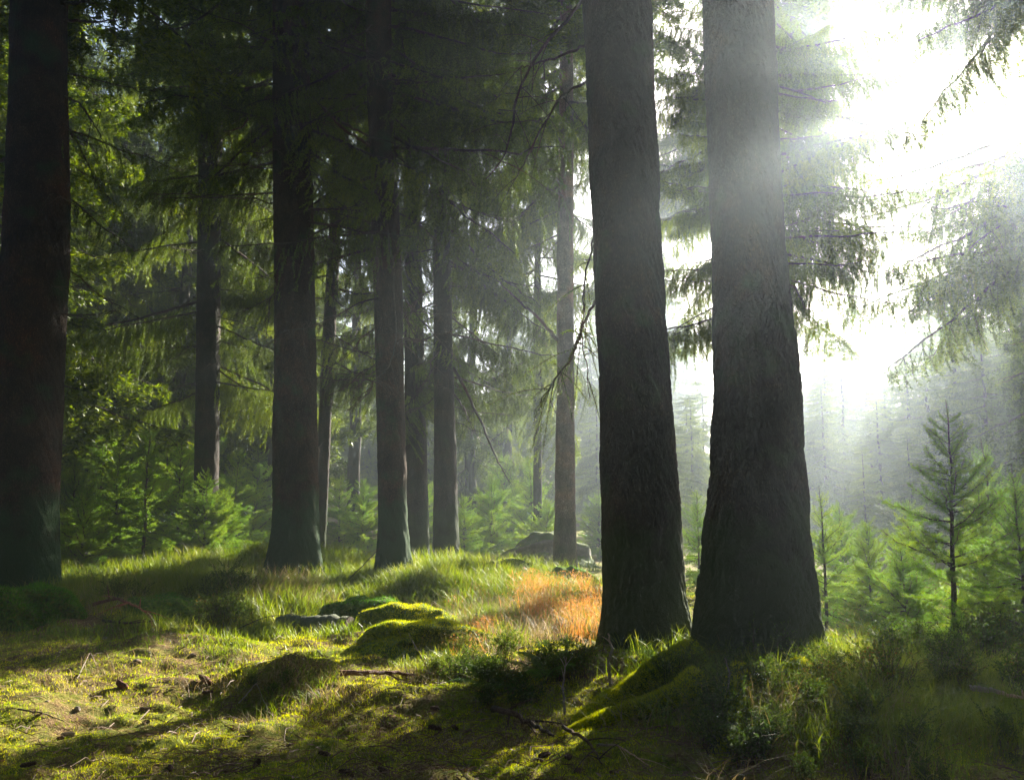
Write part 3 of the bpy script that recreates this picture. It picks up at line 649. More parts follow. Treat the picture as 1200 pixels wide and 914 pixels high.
# ------------------------------------------------------------------ young spruces
def sapling(p, h, label, seed, n=None, sparse=1.0, width=.36, leader=.16, group=None):
    r = np.random.default_rng(seed); random.seed(seed)
    root_ = thing("young_spruce", p, label, 'tree', group)
    g = G(); z = np.linspace(-.1, h, 16); P = np.c_[np.cumsum(r.normal(size=16)) * .004 * h, np.cumsum(r.normal(size=16)) * .004 * h, z]
    tube(g, P, .012 * h * (1 - z.clip(0) / h) + .003, 8, 0)
    top = G().mesh if False else None
    twig_needles(g, P[-3:], .02, .02, .004, 1, r, 1)
    link("trunk", g.mesh("young_trunk", [M_twig, M_young], True), root_)
    zz = .06 * h; k = 0
    while zz < h * (1 - leader * .5):
        f = zz / h; L = h * width * (1 - f) ** .85 * (.75 + .25 * min(1, f / .15)) + .06
        for q in range(8):
            if r.random() > sparse: continue
            i = np.interp(zz, z, P[:, 0]); j = np.interp(zz, z, P[:, 1])
            place_branch('young', root_, (i, j, zz + r.uniform(-.03, .03) * h), k * .9 + q * .785 + r.uniform(-.25, .25), R(8 - 48 * f + r.uniform(-22, 22)), L * r.uniform(.5, 1.2), r.uniform(-.5, .5))
        zz += h * .058 * r.uniform(.8, 1.2) * (1.25 if sparse < .9 else 1); k += 1
    return root_
def gp(px, d):
    x = pxm(px, d); return np.array([x, d, float(H(x, d))])
SAP = [
    (1105, 8.2, 2.35, "young spruce with a bare pointed leader in the right foreground", 31, .85, .38),
    (1185, 8.6, 1.75, "bushy young spruce at the right edge beside the pointed one", 32, .9, .42),
    (1010, 10.5, 1.3, "low bright-green young spruce beside the right giant", 33, .95, .5),
    (958, 9.3, 1.55, "leggy young spruce touching the right side of the biggest trunk", 34, .7, .35),
    (1060, 11.5, 1.5, "small young spruce behind the pointed one", 35, .85, .45),
    (815, 12.5, 1.5, "pale young spruce in the gap between the two giants", 36, .85, .4),
    (175, 17.5, 2.9, "dark-stemmed young spruce standing in front of the green thicket at left", 37, .85, .30),
    (120, 20.5, 3.6, "brightest green young spruce in the thicket at left", 38, 1, .42),
    (90, 18.0, 2.3, "young spruce at the left end of the thicket", 39, 1, .45),
    (215, 20.5, 3.2, "young spruce at the right end of the thicket by the black trunk", 40, 1, .4),
    (155, 24.0, 4.6, "taller young spruce at the back of the thicket", 41, 1, .38),
    (280, 22, 2.8, "young spruce between the black trunk and the mossy-footed trunk", 42, .9, .45),
    (245, 18.5, 1.9, "low dark young spruce at the foot of the black trunk", 43, 1, .5),
    (575, 24, 2.3, "hazy young spruce left of the low grey boulder", 44, 1, .5),
    (622, 27, 3.2, "taller hazy young spruce behind the low grey boulder", 45, 1, .45),
    (545, 22, 1.7, "soft green young spruce at the foot of the close-standing row", 46, 1, .5),
    (430, 24, 2.2, "misty young spruce behind the middle trunk", 47, 1, .5),
    (700, 25, 2.0, "misty young spruce by the foot of the slender pinkish trunk", 48, 1, .5),
    (400, 28, 2.5, "distant young spruce in the bright mist", 49, 1, .5),
    (105, 16.5, 1.6, "small round young spruce at the left front of the thicket", 51, 1, .55), (140, 19, 2.7, "young spruce second from the left in the thicket", 52, 1, .45),
    (195, 23, 3.9, "young spruce behind the dark-stemmed one", 53, 1, .42), (230, 24.5, 4.4, "young spruce half behind the black trunk", 54, 1, .4), (265, 19, 1.5, "tiny young spruce right of the black trunk", 55, 1, .55),
    (300, 26, 3.4, "young spruce just left of the mossy-footed trunk", 56, 1, .45), (350, 27, 3.0, "young spruce seen right behind the mossy-footed trunk", 57, 1, .45), (75, 22, 3.0, "young spruce peeking past the left giant", 58, 1, .45),
    (590, 30, 3.4, "misty young spruce in the bright middle gap", 59, 1, .5), (640, 22, 1.6, "small young spruce behind the grey boulder", 60, 1, .55), (495, 26, 2.4, "young spruce between the close-standing trunks", 61, 1, .5),
    (985, 12.5, 1.5, "bright young spruce left of the low one", 62, .95, .5), (1140, 9.8, 1.6, "young spruce between the pointed and the bushy ones", 63, .9, .45), (1050, 9.4, 1.0, "low young spruce before the small one at right", 64, .95, .55), (925, 11.5, 1.2, "young spruce mostly hidden by the biggest trunk", 65, .9, .5),
    (1150, 12, 2.3, "feathery young spruce behind the bushy one at the right edge", 50, .9, .36),
]
for px, d, h, lab, sd, sp, wd in SAP: sapling(gp(px, d), h, lab, sd, sparse=sp, width=wd)

# ------------------------------------------------------------------ boulders
def boulder(px, d, rx, ry, h, label, seed, moss=M_moss, n=9000, name="mossy_boulder", fz=.022, mossy=True, sink=.3, green=True):
    r = np.random.default_rng(seed); p = gp(px, d); root_ = thing(name, p, label, 'boulder')
    nu, nv = 64, 30; u = np.linspace(0, 2 * math.pi, nu, endpoint=False); v = np.linspace(-.35, math.pi / 2, nv)
    U, Vv = np.meshgrid(u, v); x = np.cos(U) * np.cos(Vv); y = np.sin(U) * np.cos(Vv); z = np.sin(Vv)
    k = 1 + .6 * vnoise(x * 1.5 + seed, y * 1.5 + z) + .25 * vnoise(x * 4 + seed, y * 4 + z * 3) + .03 * vnoise(x * 14, y * 14 + z * 9)
    k2 = 1 + .5 * np.clip(.35 - z, 0, 1)
    V = np.stack([x * k * k2 * rx, y * k * k2 * ry, z * k * h - sink * h * .2], -1)
    i = np.arange(nv - 1)[:, None] * nu; j = np.arange(nu)[None]; j2 = (j + 1) % nu
    Q = np.stack([i + j, i + j2, i + nu + j2, i + nu + j], -1).reshape(-1, 4)
    g = G(); g.add(V.reshape(-1, 3), None, Q); link("stone", g.mesh("stone", [M_rock if not green else M_mbase], True), root_)
    if mossy:
        a = r.integers(4, nv - 1, n); b = r.integers(0, nu, n); t1 = r.random(n)[:, None]; t2 = r.random(n)[:, None]
        w_ = np.cos(v[a]) > r.random(n); a, b, t1, t2 = a[w_], b[w_], t1[w_], t2[w_]
        A = V[a, b]; B = V[np.minimum(a + 1, nv - 1), b]; Cc = V[a, (b + 1) % nu]
        pt = A + (B - A) * t1 + (Cc - A) * t2; nr = norm(np.cross(Cc - A, B - A)); nr = nr * np.sign((nr * (pt + [0, 0, .1])).sum(1, keepdims=True))
        f = G(); needles(f, pt - nr * .003, norm(nr + r.normal(size=pt.shape) * .5 + [0, 0, .3]), r.uniform(.6, 1.5, len(pt)) * fz, fz * .28, 0, r)
        tag(link("moss", f.mesh("boulder_moss", [moss]), root_), kind='stuff')
boulder(42, 9.4, .50, .40, .40, "deep green moss cushion over a stone at the foot of the left trunk", 3, M_dmoss, 16000, fz=.04)
boulder(482, 9.6, .62, .42, .36, "mossy stone with a bright green ridge, behind the second moss-covered one", 5, M_moss, 22000)
boulder(505, 8.35, .65, .40, .24, "low rounded stone with moss along its crest, in front of the ridged one", 6, M_moss, 22000)
boulder(425, 10.8, .5, .34, .26, "dark moss hump right behind the cut log", 7, M_dmoss, 10000, fz=.03)
boulder(640, 19.5, 1.1, .7, .7, "low smooth grey boulder beyond the slender pinkish trunk", 8, M_moss, 2500, green=False)
boulder(668, 14.2, .35, .3, .22, "small dark mossy stone in the orange grass", 9, M_dmoss, 4000)
boulder(600, 15.5, .5, .4, .25, "flat mossy stone at the back of the orange grass", 10, M_moss, 4000)
boulder(200, 10.4, .45, .35, .22, "mossy hump beneath the speckled bilberry bush at left", 12, M_dmoss, 10000)

# ------------------------------------------------------------------ floor cover (stuff)
def fuzz():
    n = 430000; r = np.random.default_rng(9)
    d = 3.6 * (15 / 3.6) ** (r.random(n) ** .85); a = r.uniform(R(-40), R(40), n)
    x = d * np.sin(a) / np.cos(a) * .92; y = d
    keep = (fbm(x / .35, y / .35, 3) + .35 * fbm(x / 1.6 + 4, y / 1.6, 2)) > r.uniform(-.42, .22, n)
    x, y = x[keep], y[keep]; n = len(x); z = H(x, y)
    f = G(); D = norm(np.c_[r.normal(size=n) * .5, r.normal(size=n) * .5, np.ones(n)])
    sc = (y / 6) ** .6
    needles(f, np.c_[x, y, z - .004], D, r.uniform(.012, .034, n) * sc, .0055 * sc, 0, r)
    o = link("moss_carpet", f.mesh("moss_carpet", [M_moss])); tag(o, "short yellow-green moss and fine grass covering the floor", "moss", None, 'stuff')
    n = 110000; d = 3.6 * (13 / 3.6) ** r.random(n); a = r.uniform(R(-40), R(40), n); x = d * np.tan(a) * .92; y = d
    keep = fbm(x / .5 + 30, y / .5, 3) > r.uniform(-.3, .6, n); x, y = x[keep], y[keep]; n = len(x); z = H(x, y)
    f = G(); th = r.uniform(0, 6.28, n); D = norm(np.c_[np.cos(th), np.sin(th), r.uniform(-.1, .5, n)])
    needles(f, np.c_[x, y, z + .008 * r.random(n) + .004], D, r.uniform(.02, .09, n), r.uniform(.002, .006, n), 0, r)
    o = link("needle_litter", f.mesh("needle_litter", [M_litter])); tag(o, "fallen brown needles and straw scattered over the moss", "litter", None, 'stuff')
fuzz()
def debris():
    r = np.random.default_rng(21); n = 7000; d = 3.7 * (12 / 3.7) ** r.random(n); a = r.uniform(R(-38), R(38), n); x = d * np.tan(a) * .92; y = d
    keep = fbm(x / .7 + 60, y / .7, 3) > r.uniform(-.4, .5, n); x, y = x[keep], y[keep]; n = len(x); z = H(x, y)
    g = G(); th = r.uniform(0, 6.28, n); L = r.uniform(.04, .22, n); d1 = np.c_[np.cos(th), np.sin(th), np.zeros(n)]; P0 = np.c_[x, y, z + .012]; x2 = x + d1[:, 0] * L; y2 = y + d1[:, 1] * L
    P2 = np.c_[x2, y2, H(x2, y2) + .012 + r.uniform(0, .03, n)]; Pm = (P0 + P2) / 2 + np.c_[r.normal(size=n) * .15 * L, r.normal(size=n) * .15 * L, r.uniform(.0, .15, n) * L]
    w = r.uniform(.0012, .0035, n)[:, None]; up = np.array([[0, 0, 1.]]); sd = np.c_[-np.sin(th), np.cos(th), np.zeros(n)]
    V = np.stack([P0 - sd * w, P0 + sd * w, P0 + up * w * 1.6, Pm - sd * w, Pm + sd * w, Pm + up * w * 1.6, P2], 1).reshape(-1, 3); b = np.arange(n)[:, None] * 7
    Q = np.concatenate([b + np.array([[0, 1, 4, 3]]), b + np.array([[1, 2, 5, 4]]), b + np.array([[2, 0, 3, 5]])]); T_ = np.concatenate([b + np.array([[3, 4, 6]]), b + np.array([[4, 5, 6]]), b + np.array([[5, 3, 6]])])
    g.add(V, T_, Q); tag(link("twig_litter", g.mesh("twig_litter", [M_litter])), "small fallen twigs strewn over the moss", "twigs", None, 'stuff')
    n = 900; d = 3.7 * (11 / 3.7) ** r.random(n); a = r.uniform(R(-38), R(38), n); x = d * np.tan(a) * .92; y = d; z = H(x, y) + .012
    g = G(); th = r.uniform(0, 6.28, n); u = norm(np.c_[np.cos(th), np.sin(th), r.uniform(-.3, .5, n)]); v = norm(np.c_[-np.sin(th), np.cos(th), r.uniform(-.4, .4, n)]); s_ = r.uniform(.008, .02, n)[:, None]; c = np.c_[x, y, z]
    V = np.stack([c - u * s_ * 1.5, c - v * s_ * .7 + [0, 0, .004], c + u * s_ * 1.5, c + v * s_ * .8], 1).reshape(-1, 3); g.add(V, None, np.arange(4 * n).reshape(-1, 4))
    tag(link("dead_leaves", g.mesh("dead_leaves", [M_litter])), "curled brown dead leaves and bark flakes on the moss", "leaves", None, 'stuff')
debris()
def blades(P, hgt, wid, lean, m, name, r, seg=3, out=None):
    n = len(P); g = out or G(); th = r.uniform(0, 6.28, n); d = np.c_[np.cos(th), np.sin(th), np.zeros(n)]
    sd = np.c_[-np.sin(th), np.cos(th), np.zeros(n)] * (wid * .5)[:, None]; ln = lean * r.uniform(.2, 1.3, n)
    tw = r.uniform(-1, 1, n); sd = sd * np.cos(tw)[:, None] + d * np.sin(tw)[:, None] * (wid * .5)[:, None]
    rows = []
    for k in range(seg + 1):
        u = k / seg; c = P + d * (hgt * ln * u ** 2)[:, None] + np.array([0, 0, 1.]) * (hgt * (u - .35 * ln * u ** 2 * .8))[:, None]
        rows.append(c)
    V = []
    for k in range(seg): V += [rows[k] - sd * (1 - k / seg * .6), rows[k] + sd * (1 - k / seg * .6)]
    V.append(rows[seg]); V = np.stack(V, 1); m_ = V.shape[1]; base = np.arange(n)[:, None] * m_
    Q = np.concatenate([base + np.array([[2 * k, 2 * k + 1, 2 * k + 3, 2 * k + 2]]) for k in range(seg - 1)])
    T_ = base + np.array([[2 * seg - 2, 2 * seg - 1, 2 * seg]])
    g.add(V.reshape(-1, 3), T_, Q)
    return g
def patch(px, py, sx, sy, n, r):
    """clumped: tussock centres, then blades round them"""
    nc = max(3, n // 45); cx = r.normal(px, sx, nc); cyy = np.clip(r.normal(py, sy, nc), 622, 930)
    c = ground_hits(cx, cyy); i = r.integers(0, nc, n)
    x = c[i, 0] + r.normal(size=n) * .09; y = c[i, 1] + r.normal(size=n) * .09
    return np.c_[x, y, H(x, y) - .01]
def grasses():
    r = np.random.default_rng(12); g = G()
    for px, py, sx, sy, n, h in [(190, 668, 80, 14, 7000, .30), (230, 695, 60, 14, 6000, .30), (120, 690, 40, 14, 2500, .28), (400, 668, 50, 12, 5000, .28),
                                 (330, 700, 40, 12, 3500, .30), (515, 680, 40, 18, 7000, .30), (440, 690, 40, 12, 3500, .25), (620, 690, 60, 12, 2500, .2), (640, 730, 60, 14, 2600, .24), (560, 730, 50, 14, 1800, .2),
                                 (860, 790, 60, 25, 2500, .22), (1060, 800, 70, 25, 4000, .26), (980, 840, 60, 25, 2200, .17), (1130, 850, 50, 30, 3200, .2),
                                 (300, 740, 60, 14, 1800, .13), (360, 800, 40, 20, 500, .12), (250, 650, 80, 6, 4000, .35), (500, 650, 60, 6, 4000, .35), (620, 668, 40, 6, 2000, .3), (1000, 700, 80, 18, 2500, .35), (485, 742, 30, 5, 900, .14), (510, 782, 30, 5, 700, .10), (380, 742, 40, 4, 1300, .16), (60, 745, 50, 6, 900, .12), (1000, 790, 50, 12, 1600, .22), (900, 830, 60, 20, 1500, .14), (200, 735, 40, 5, 800, .14), (430, 730, 30, 5, 800, .16)]:
        P = patch(px, py, sx, sy, n, r); k = len(P)
        blades(P, h * r.uniform(.5, 1.2, k), (.0035 + .00045 * P[:, 1]) * r.uniform(.7, 1.3, k), .8, None, '', r, out=g)
    o = link("grass", g.mesh("grass", [M_grass])); tag(o, "arching green forest grass in tussocks among the trees", "grass", None, 'stuff')
    g = G()
    for px, py, sx, sy, n, h in [(655, 722, 26, 11, 800, .32), (690, 736, 12, 11, 500, .32), (620, 702, 20, 6, 260, .24), (560, 745, 40, 10, 350, .18), (660, 694, 30, 6, 600, .24)]:
        P = patch(px, py, sx, sy, n, r); k = len(P)
        blades(P, h * r.uniform(.4, 1.25, k), (.003 + .00035 * P[:, 1]) * r.uniform(.7, 1.3, k), .6, None, '', r, out=g)
        # seed heads: tiny spikelets near the tips
        q = P[r.random(k) < .35]; n2 = len(q)
        for z in range(6):
            pp = q + np.c_[r.normal(size=n2) * .05, r.normal(size=n2) * .05, h * r.uniform(.6, 1.15, n2)]
            needles(g, pp, norm(r.normal(size=(n2, 3)) + [0, 0, .6]), .022, .007, 0, r)
    g2 = G()
    for px, py, sx, sy, n, h in [(325, 698, 32, 9, 2600, .36), (330, 800, 40, 15, 500, .16), (400, 850, 90, 25, 500, .09), (150, 800, 90, 25, 600, .08), (480, 800, 60, 15, 600, .10), (620, 730, 60, 18, 3000, .3),
                                 (130, 700, 40, 10, 900, .3), (950, 830, 90, 25, 900, .25), (560, 750, 60, 14, 900, .2), (120, 790, 60, 12, 400, .14)]:
        P = patch(px, py, sx, sy, n, r); k = len(P)
        blades(P, h * r.uniform(.4, 1.25, k), (.0022 + .0003 * P[:, 1]) * r.uniform(.7, 1.3, k), 1.3, None, '', r, out=g2)
    tag(link("straw_grass", g2.mesh("straw_grass", [M_straw])), "wispy pale straw-coloured grass bending over moss and hummocks", "grass", None, 'stuff')
    o = link("dry_grass", g.mesh("dry_grass", [M_dry])); tag(o, "orange dry grass glowing in the sun behind the left giant", "dry grass", None, 'stuff')
grasses()

# ------------------------------------------------------------------ bilberry bushes, ferns
def bilberry_mesh(seed, n=26, h=.34):
    r = np.random.default_rng(seed); g = G()
    for k in range(n):
        a = r.uniform(0, 6.28); d = np.array([math.cos(a), math.sin(a), 0]) * r.uniform(.05, .5) * h; b0 = np.array([r.normal() * .05, r.normal() * .05, -.02]); u = np.linspace(0, 1, 7)[:, None]
        hh = h * r.uniform(.6, 1.1)
        path = b0 + d * u ** 1.2 + np.array([0, 0, hh]) * u * (1 - .15 * u) + r.normal(size=(7, 3)) * .008; tube(g, path, np.linspace(.0028, .001, 7), 3, 0)
        for q in range(5):
            t = r.uniform(.3, 1); c = np.array([np.interp(t, u[:, 0], path[:, z]) for z in range(3)]); dd = norm(d * 1.5 + r.normal(size=3) * .6 * h + [0, 0, .5 * h]); l = r.uniform(.05, .13)
            sub = c + dd * l * u; tube(g, sub, .001, 3, 0)
            m_ = 9; tt = np.linspace(.1, 1, m_)[:, None]; c2 = c + dd * l * tt; D = norm(r.normal(size=(m_, 3)) + dd + [0, 0, .3]); S_ = norm(np.cross(D, r.normal(size=(m_, 3)))) * .006; le = .018
            V = np.stack([c2, c2 + D * le * .5 + S_, c2 + D * le, c2 + D * le * .5 - S_], 1).reshape(-1, 3); g.add(V, None, np.arange(4 * m_).reshape(-1, 4), 1)
    return g.mesh("bilberry_bush", [M_twig, M_bilb])
BB = [bilberry_mesh(s) for s in (1, 2, 3, 4)]
def bush(px, py, s, label):
    p = ghit(px, py); o = link("bilberry_bush", BB[random.randrange(4)]); o.location = p; o.scale = (s, s, s * random.uniform(.8, 1.15)); o.rotation_euler = (0, 0, random.uniform(0, 6.28))
    tag(o, label, 'bush', "low bilberry bushes on the forest floor")
random.seed(4)
zones = [
    (600, 803, 45, 14, 13, .75, "dark bilberry bush in front of the left giant, by the forked twig"),
    (670, 795, 25, 12, 6, .7, "bilberry bush at the shaded left foot of the left giant"),
    (255, 710, 25, 12, 10, 1.1, "speckled bilberry bush catching light among the grass at left"),
    (770, 790, 30, 10, 6, .7, "bilberry bush between the feet of the two giants"),
    (890, 800, 35, 15, 7, .9, "bilberry bush growing against the foot of the biggest trunk"),
    (970, 815, 50, 20, 8, .8, "bilberry bush in the shade right of the biggest trunk"),
    (1080, 800, 60, 18, 11, 1.0, "bilberry bush below the young spruces at right"),
    (1000, 885, 90, 20, 8, .6, "bilberry bush in the dark right foreground corner"),
    (860, 880, 40, 20, 8, .8, "bilberry bush among the moss below the biggest trunk"),
    (330, 800, 30, 6, 4, .35, "bilberry sprig on the dark bank in the left foreground"),
    (430, 705, 25, 10, 6, .8, "bilberry bush on the hump behind the cut log"),
    (100, 690, 30, 10, 6, .9, "bilberry bush beside the left giant trunk"),
    (1170, 780, 30, 15, 7, 1.2, "bilberry bush at the far right below the edge spruce"),
    (560, 780, 30, 10, 5, .6, "small bilberry sprig right of the low mossy stone"),
]
for px, py, sx, sy, n, s, lab in zones:
    for k in range(n): bush(random.gauss(px, sx), min(925, random.gauss(py, sy)), s * random.uniform(.7, 1.15), lab)
def fern(px, py, s, label, n=6, seed=0):
    r = np.random.default_rng(seed); root_ = thing("fern", ghit(px, py), label, 'fern'); g = G()
    u = np.linspace(0, 1, 22)[:, None]; P = np.c_[u[:, 0] * .42, np.zeros(22), .30 * u[:, 0] - .26 * u[:, 0] ** 2]; tube(g, P, np.linspace(.003, .001, 22), 3, 0)
    for i in range(3, 22):
        for sd in (-1, 1):
            l = .11 * math.sin(math.pi * (i / 22) ** .7) + .008; v = np.linspace(0, 1, 9)
            c = P[i] + np.c_[v * l * .35, sd * v * l, -v ** 2 * l * .3]
            for q in range(8):
                for s2 in (-1, 1):
                    e = .022 * (1 - v[q]) + .004; b = c[q]; g.add([b, b + [s2 * e, sd * e * .35, 0], c[min(q + 1, 8)]], [(0, 1, 2)], None, 1)
    me = g.mesh("frond", [M_twig, M_fern])
    for k in range(n):
        o = link("frond", me, root_); o.rotation_euler = (r.uniform(-.15, .15), r.uniform(-.5, -.1), k * 6.28 / n + r.uniform(-.3, .3)); o.scale = (s,) * 3
fern(872, 862, .6, "small pale fern in the moss below the biggest trunk", 5, 1)
fern(640, 800, .8, "shaded fern beside the bilberries before the left giant", 6, 3)
fern(575, 812, .7, "glossy low fern at the left end of the dark bilberries", 6, 4)
fern(930, 760, .9, "fern against the right edge of the biggest trunk", 6, 5)

# ------------------------------------------------------------------ log, sticks, cones, stones
def log():
    a = ghit(338, 735); b = ghit(408, 742); b = b + (b - a) * .0; mid = (a + b) / 2
    d = norm(np.array([b[0] - a[0], -.35, 0])); L = .95; root_ = thing("cut_log", mid, "grey weathered cut log half sunk in the grass", 'log')
    g = G(); s = np.linspace(-L * .55, L * .45, 30); r = np.random.default_rng(1); rad = .112 + .014 * np.sin(s * 7) + .009 * r.normal(size=30) - .05 * np.exp(-((s + L * .55) / .08) ** 2)
    P = d[None] * s[:, None] + np.array([0, 0, .045]) + r.normal(size=(30, 3)) * .004; tube(g, P, rad, 22, 0); link("bark", g.mesh("log_bark", [M_grey], True), root_)
    e = G(); A = np.cross(d, [0, 0, 1.]); A = norm(A); aa = np.linspace(0, 2 * math.pi, 22, endpoint=False)
    for sg, q in ((-1, 0), (1, 29)):
        e = G(); ring = P[q] + rad[q] * .985 * (np.cos(aa)[:, None] * A + np.sin(aa)[:, None] * np.array([0, 0, 1.])) - d * sg * .004
        e.add(np.concatenate([ring, [P[q]]]), [(22, k, (k + 1) % 22) if sg > 0 else (22, (k + 1) % 22, k) for k in range(22)])
        link("sawn_face", e.mesh("sawn_face", [M_twig]), root_)
log()
def stick(pts, r0, label, m=M_pale, tw=3, seed=0, lift=.02, name="fallen_branch"):
    r = np.random.default_rng(seed); P = []
    for px, py, dz in pts:
        p = ghit(px, py); p[2] += dz + lift; P.append(p)
    P = np.array(P); base = P[0].copy(); base[2] = float(H(base[0], base[1])); P = P - base
    u = np.linspace(0, 1, len(P)); uu = np.linspace(0, 1, 18); P = np.stack([np.interp(uu, u, P[:, k]) for k in range(3)], 1) + r.normal(size=(18, 3)) * r0 * .25
    g = G(); tube(g, P, r0 * (1 - .65 * uu), 7, 0, True)
    for k in range(tw):
        i = r.integers(4, 16); l = np.linalg.norm(P[-1] - P[0]) * r.uniform(.15, .4); v = np.linspace(0, 1, 7)[:, None]
        dd = norm(norm(P[i + 1] - P[i]) + r.normal(size=3) * .6 + [0, 0, .25]); tube(g, P[i] + dd * l * v + [0, 0, -.2 * l] * v ** 2, np.linspace(r0 * .4, r0 * .12, 7), 5, 0)
    o = link(name, g.mesh(name, [m])); o.location = base; tag(o, label, 'branch')
def px3(pts): return pts
stick([(398, 797, .03), (430, 797, .04), (465, 796, .03), (487, 797, .02)], .022, "reddish bare stick lying below the low mossy stone", M_redw, 2, 1)
stick([(578, 838, .03), (600, 848, .03), (625, 856, .02), (650, 872, .01)], .022, "dark crooked stick lying on the shaded moss", M_twig, 4, 2)
stick([(1138, 832, .12), (1165, 838, .12), (1215, 848, .10)], .02, "sunlit bare branch sticking in from the right edge", M_pale, 4, 3)
stick([(716, 806, .0), (713, 806, .14), (718, 806, .24), (713, 806, .34)], .014, "pale upright snag beside the foot of the left giant", M_pale, 1, 4, 0)
stick([(846, 836, .02), (853, 836, .12), (857, 836, .22), (852, 836, .30)], .008, "thin pale curved twig in front of the biggest trunk", M_pale, 0, 5, 0)
stick([(662, 838, 0), (660, 836, .16), (664, 834, .34)], .009, "dry forked twig standing in the shade left of the giants", M_pale, 6, 6, 0)
stick([(508, 795, .0), (490, 790, .16), (478, 786, .28)], .005, "whitish leaning stalk over the low mossy stone", M_pale, 1, 7, 0)
stick([(482, 797, .0), (475, 795, .08), (471, 795, .18)], .005, "short whitish stalk left of the leaning one", M_pale, 1, 8, 0)
stick([(398, 690, .0), (420, 688, .25), (445, 686, .55)], .012, "thin straight stick leaning against the middle trunk", M_twig, 0, 9, 0)
stick([(108, 722, .10), (135, 722, .16), (160, 725, .10), (182, 730, .02)], .02, "orange-brown tangle of broken branches near the left moss cushion", M_redw, 9, 10)
stick([(120, 735, .04), (150, 738, .06), (185, 735, .03)], .016, "dark broken branch below the orange-brown tangle", M_twig, 5, 11)
stick([(660, 862, .03), (690, 880, .04), (705, 905, .03)], .012, "gnarled dark twig in the bottom shade", M_twig, 5, 12)
stick([(20, 838, .02), (50, 845, .02), (75, 852, .01)], .006, "thin dark twig on the lit moss at far left", M_twig, 2, 13)
stick([(700, 880, .02), (725, 890, .05), (760, 912, .04)], .007, "thin grey twig on the bottom edge right of the gnarled one", M_pale, 4, 14)
stick([(280, 830, .02), (300, 812, .06), (315, 840, .02)], .005, "arching straw-coloured twig on the dark bank", M_pale, 5, 15)
stick([(90, 800, .02), (105, 775, .05), (115, 790, .02)], .005, "pale twig tuft left of the bark chunk", M_pale, 5, 16)
stick([(275, 742, .02), (310, 738, .12), (350, 735, .14)], .006, "slender dark twig reaching from the speckled bush to the log", M_twig, 2, 17)

def cone_mesh(seed):
    r = np.random.default_rng(seed); g = G(); n = 120; L = .10
    s = np.linspace(0, 1, 10); tube(g, np.c_[s * L, 0 * s, 0 * s], .011 * np.sin(np.pi * (s * .9 + .05)) ** .6 + .002, 8, 0, True)
    for k in range(n):
        t = k / n; a = k * 2.4; rr = .013 * math.sin(math.pi * (t * .88 + .07)) ** .6
        c = np.array([t * L, math.cos(a) * rr, math.sin(a) * rr]); o = np.array([.35, math.cos(a), math.sin(a)]); o /= np.linalg.norm(o); sd = np.array([0, -math.sin(a), math.cos(a)]) * .0055
        g.add([c - sd, c + sd, c + sd * .7 + o * .009 + [.005, 0, 0], c + o * .011 + [.008, 0, 0], c - sd * .7 + o * .009 + [.005, 0, 0]], [(0, 1, 2), (0, 2, 4), (4, 2, 3)])
    return g
M_cone = barkmat("cone_scales", (0.05, 0.025, 0.018), (0.13, 0.07, 0.05), (0.24, 0.15, 0.11))
M_pcone = barkmat("weathered_cone", (0.18, 0.13, 0.10), (0.34, 0.27, 0.22), (0.5, 0.43, 0.37))
CM = cone_mesh(1); CD = CM.mesh("spruce_cone", [M_cone]); CP = CM.mesh("pale_spruce_cone", [M_pcone])
for px, py, me, lab in [
    (92, 837, CP, "pale weathered cone left of the bark chunk on the lit moss"), (65, 868, CD, "dark cone pair's left member near the bottom left"), (71, 862, CP, "greyish cone touching the dark one near the bottom left"),
    (153, 877, CP, "lone light cone at bottom left on mossy ground"), (304, 891, CD, "round dark cone at the bottom, below the dark bank"), (23, 900, CD, "reddish cone in the bottom left corner"),
    (387, 889, CD, "brown cone at the bottom, right of the round dark one"), (529, 852, CD, "dark cone at the edge of the sunny moss patch"), (518, 857, CD, "brown cone left of the one at the sunny patch's edge"),
    (455, 909, CD, "cone cut by the bottom edge, centre left"), (668, 893, CD, "shiny dark cone in the bottom shade by the gnarled twig"), (675, 904, CD, "cone just below the shiny dark one"),
    (714, 907, CD, "cone at the bottom edge under the thin grey twig"), (638, 893, CD, "cone left of the shiny dark one in the shade"), (645, 886, CD, "small cone above its neighbour in the shade"),
    (163, 832, CP, "pale cone right of the bark chunk"), (175, 848, CP, "small pale cone below and right of the bark chunk"), (412, 908, CD, "cone at bottom left of centre in brown litter"),
    (120, 747, CP, "pinkish cone near the left moss cushion"), (515, 833, CD, "dark cone lying in the middle of the sunny patch edge"), (560, 856, CD, "cone on the boundary of sun and shade"),
    (78, 786, CP, "light cone in dry twigs at left"), (250, 812, CD, "cone on the crest of the dark bank"), (345, 872, CD, "cone in the grass below the dark bank"), (200, 905, CD, "dark cone in the lower left needles")]:
    p = ghit(px, py); o = link("spruce_cone", me); o.location = p + [0, 0, .012]; o.rotation_euler = (random.uniform(0, 6), random.uniform(-.2, .2), random.uniform(0, 6)); s = random.uniform(.6, .85); o.scale = (s, s, s)
    tag(o, lab, 'cone', "fallen spruce cones on the forest floor")
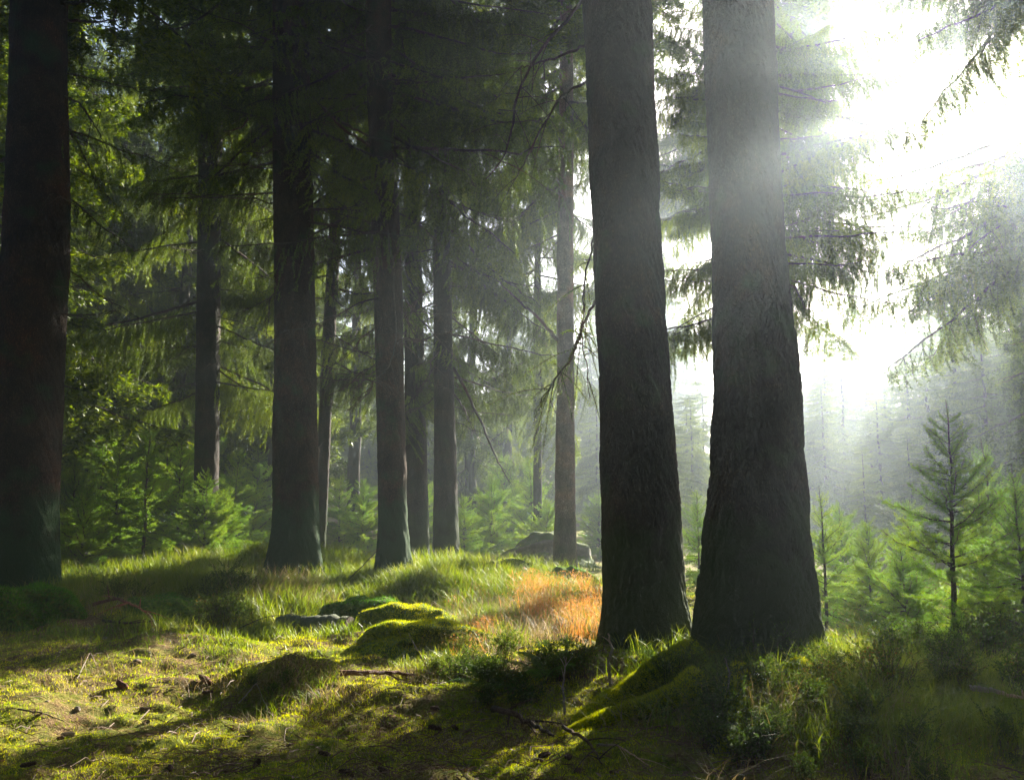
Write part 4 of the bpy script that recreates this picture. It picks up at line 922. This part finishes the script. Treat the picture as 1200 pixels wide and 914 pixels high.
def pebble_mesh(seed, s=(1, .8, .55)):
    r = np.random.default_rng(seed); nu, nv = 16, 9; u = np.linspace(0, 2 * math.pi, nu, endpoint=False); v = np.linspace(-1.5, 1.5, nv); U, W = np.meshgrid(u, v)
    k = 1 + .35 * vnoise(np.cos(U) * 1.5 + seed, np.sin(U) * 1.5 + W)
    V = np.stack([np.cos(U) * np.cos(W) * k * s[0], np.sin(U) * np.cos(W) * k * s[1], np.sin(W) * k * s[2]], -1).reshape(-1, 3)
    i = np.arange(nv - 1)[:, None] * nu; j = np.arange(nu)[None]; j2 = (j + 1) % nu
    g = G(); g.add(V, None, np.stack([i + j, i + j2, i + nu + j2, i + nu + j], -1).reshape(-1, 4)); return g.mesh("pebble", [M_pale if seed < 5 else M_redw], True)
for i, (px, py, s, lab) in enumerate([(161, 775, .035, "white pebble on the upper lit moss at left"), (226, 767, .03, "grey pebble on the sunlit hump"), (55, 822, .02, "tiny pale pebble at far left"), (240, 845, .02, "tiny pebble in the brown litter below the dark bank")]):
    o = link("pebble", pebble_mesh(i)); o.location = ghit(px, py) + [0, 0, s * .3]; o.scale = (s, s, s); tag(o, lab, 'pebble')
def chunk(px, py, label, s, seed):
    r = np.random.default_rng(seed); root_ = link("bark_chunk", pebble_mesh(seed + 5, (1.6, .5, .55))); root_.location = ghit(px, py) + [0, 0, s * .4]; root_.scale = (s,) * 3; root_.rotation_euler = (.3, .35, -.5); tag(root_, label, 'bark')
chunk(143, 808, "broken lump of bark standing on the lit moss at left", .05, 1)
chunk(240, 800, "flat reddish bark flake below the sunlit hump", .05, 2)
chunk(700, 838, "dark flake of bark near the mossy root", .045, 3)

# ------------------------------------------------------------------ haze
def haze():
    x0, x1, y0, y1, z0, z1 = -155, 155, -155, 155, -4.5, 23.5
    V = [(x, y, z) for x in (x0, x1) for y in (y0, y1) for z in (z0, z1)]
    g = G(); g.add(V, None, [(0, 1, 3, 2), (4, 6, 7, 5), (0, 4, 5, 1), (2, 3, 7, 6), (0, 2, 6, 4), (1, 5, 7, 3)])
    m = bpy.data.materials.new("haze"); m.use_nodes = True; N = m.node_tree.nodes; N.clear()
    o_ = N.new("ShaderNodeOutputMaterial"); v = N.new("ShaderNodeVolumePrincipled"); v.inputs['Color'].default_value = (0.74, 0.87, 1.0, 1)
    v.inputs['Density'].default_value = 0.0028; v.inputs['Anisotropy'].default_value = 0.79
    m.node_tree.links.new(v.outputs[0], o_.inputs['Volume'])
    o = link("haze", g.mesh("haze", [m])); tag(o, "thin morning mist between the trees, glowing towards the sun", "haze", None, 'stuff')
haze()
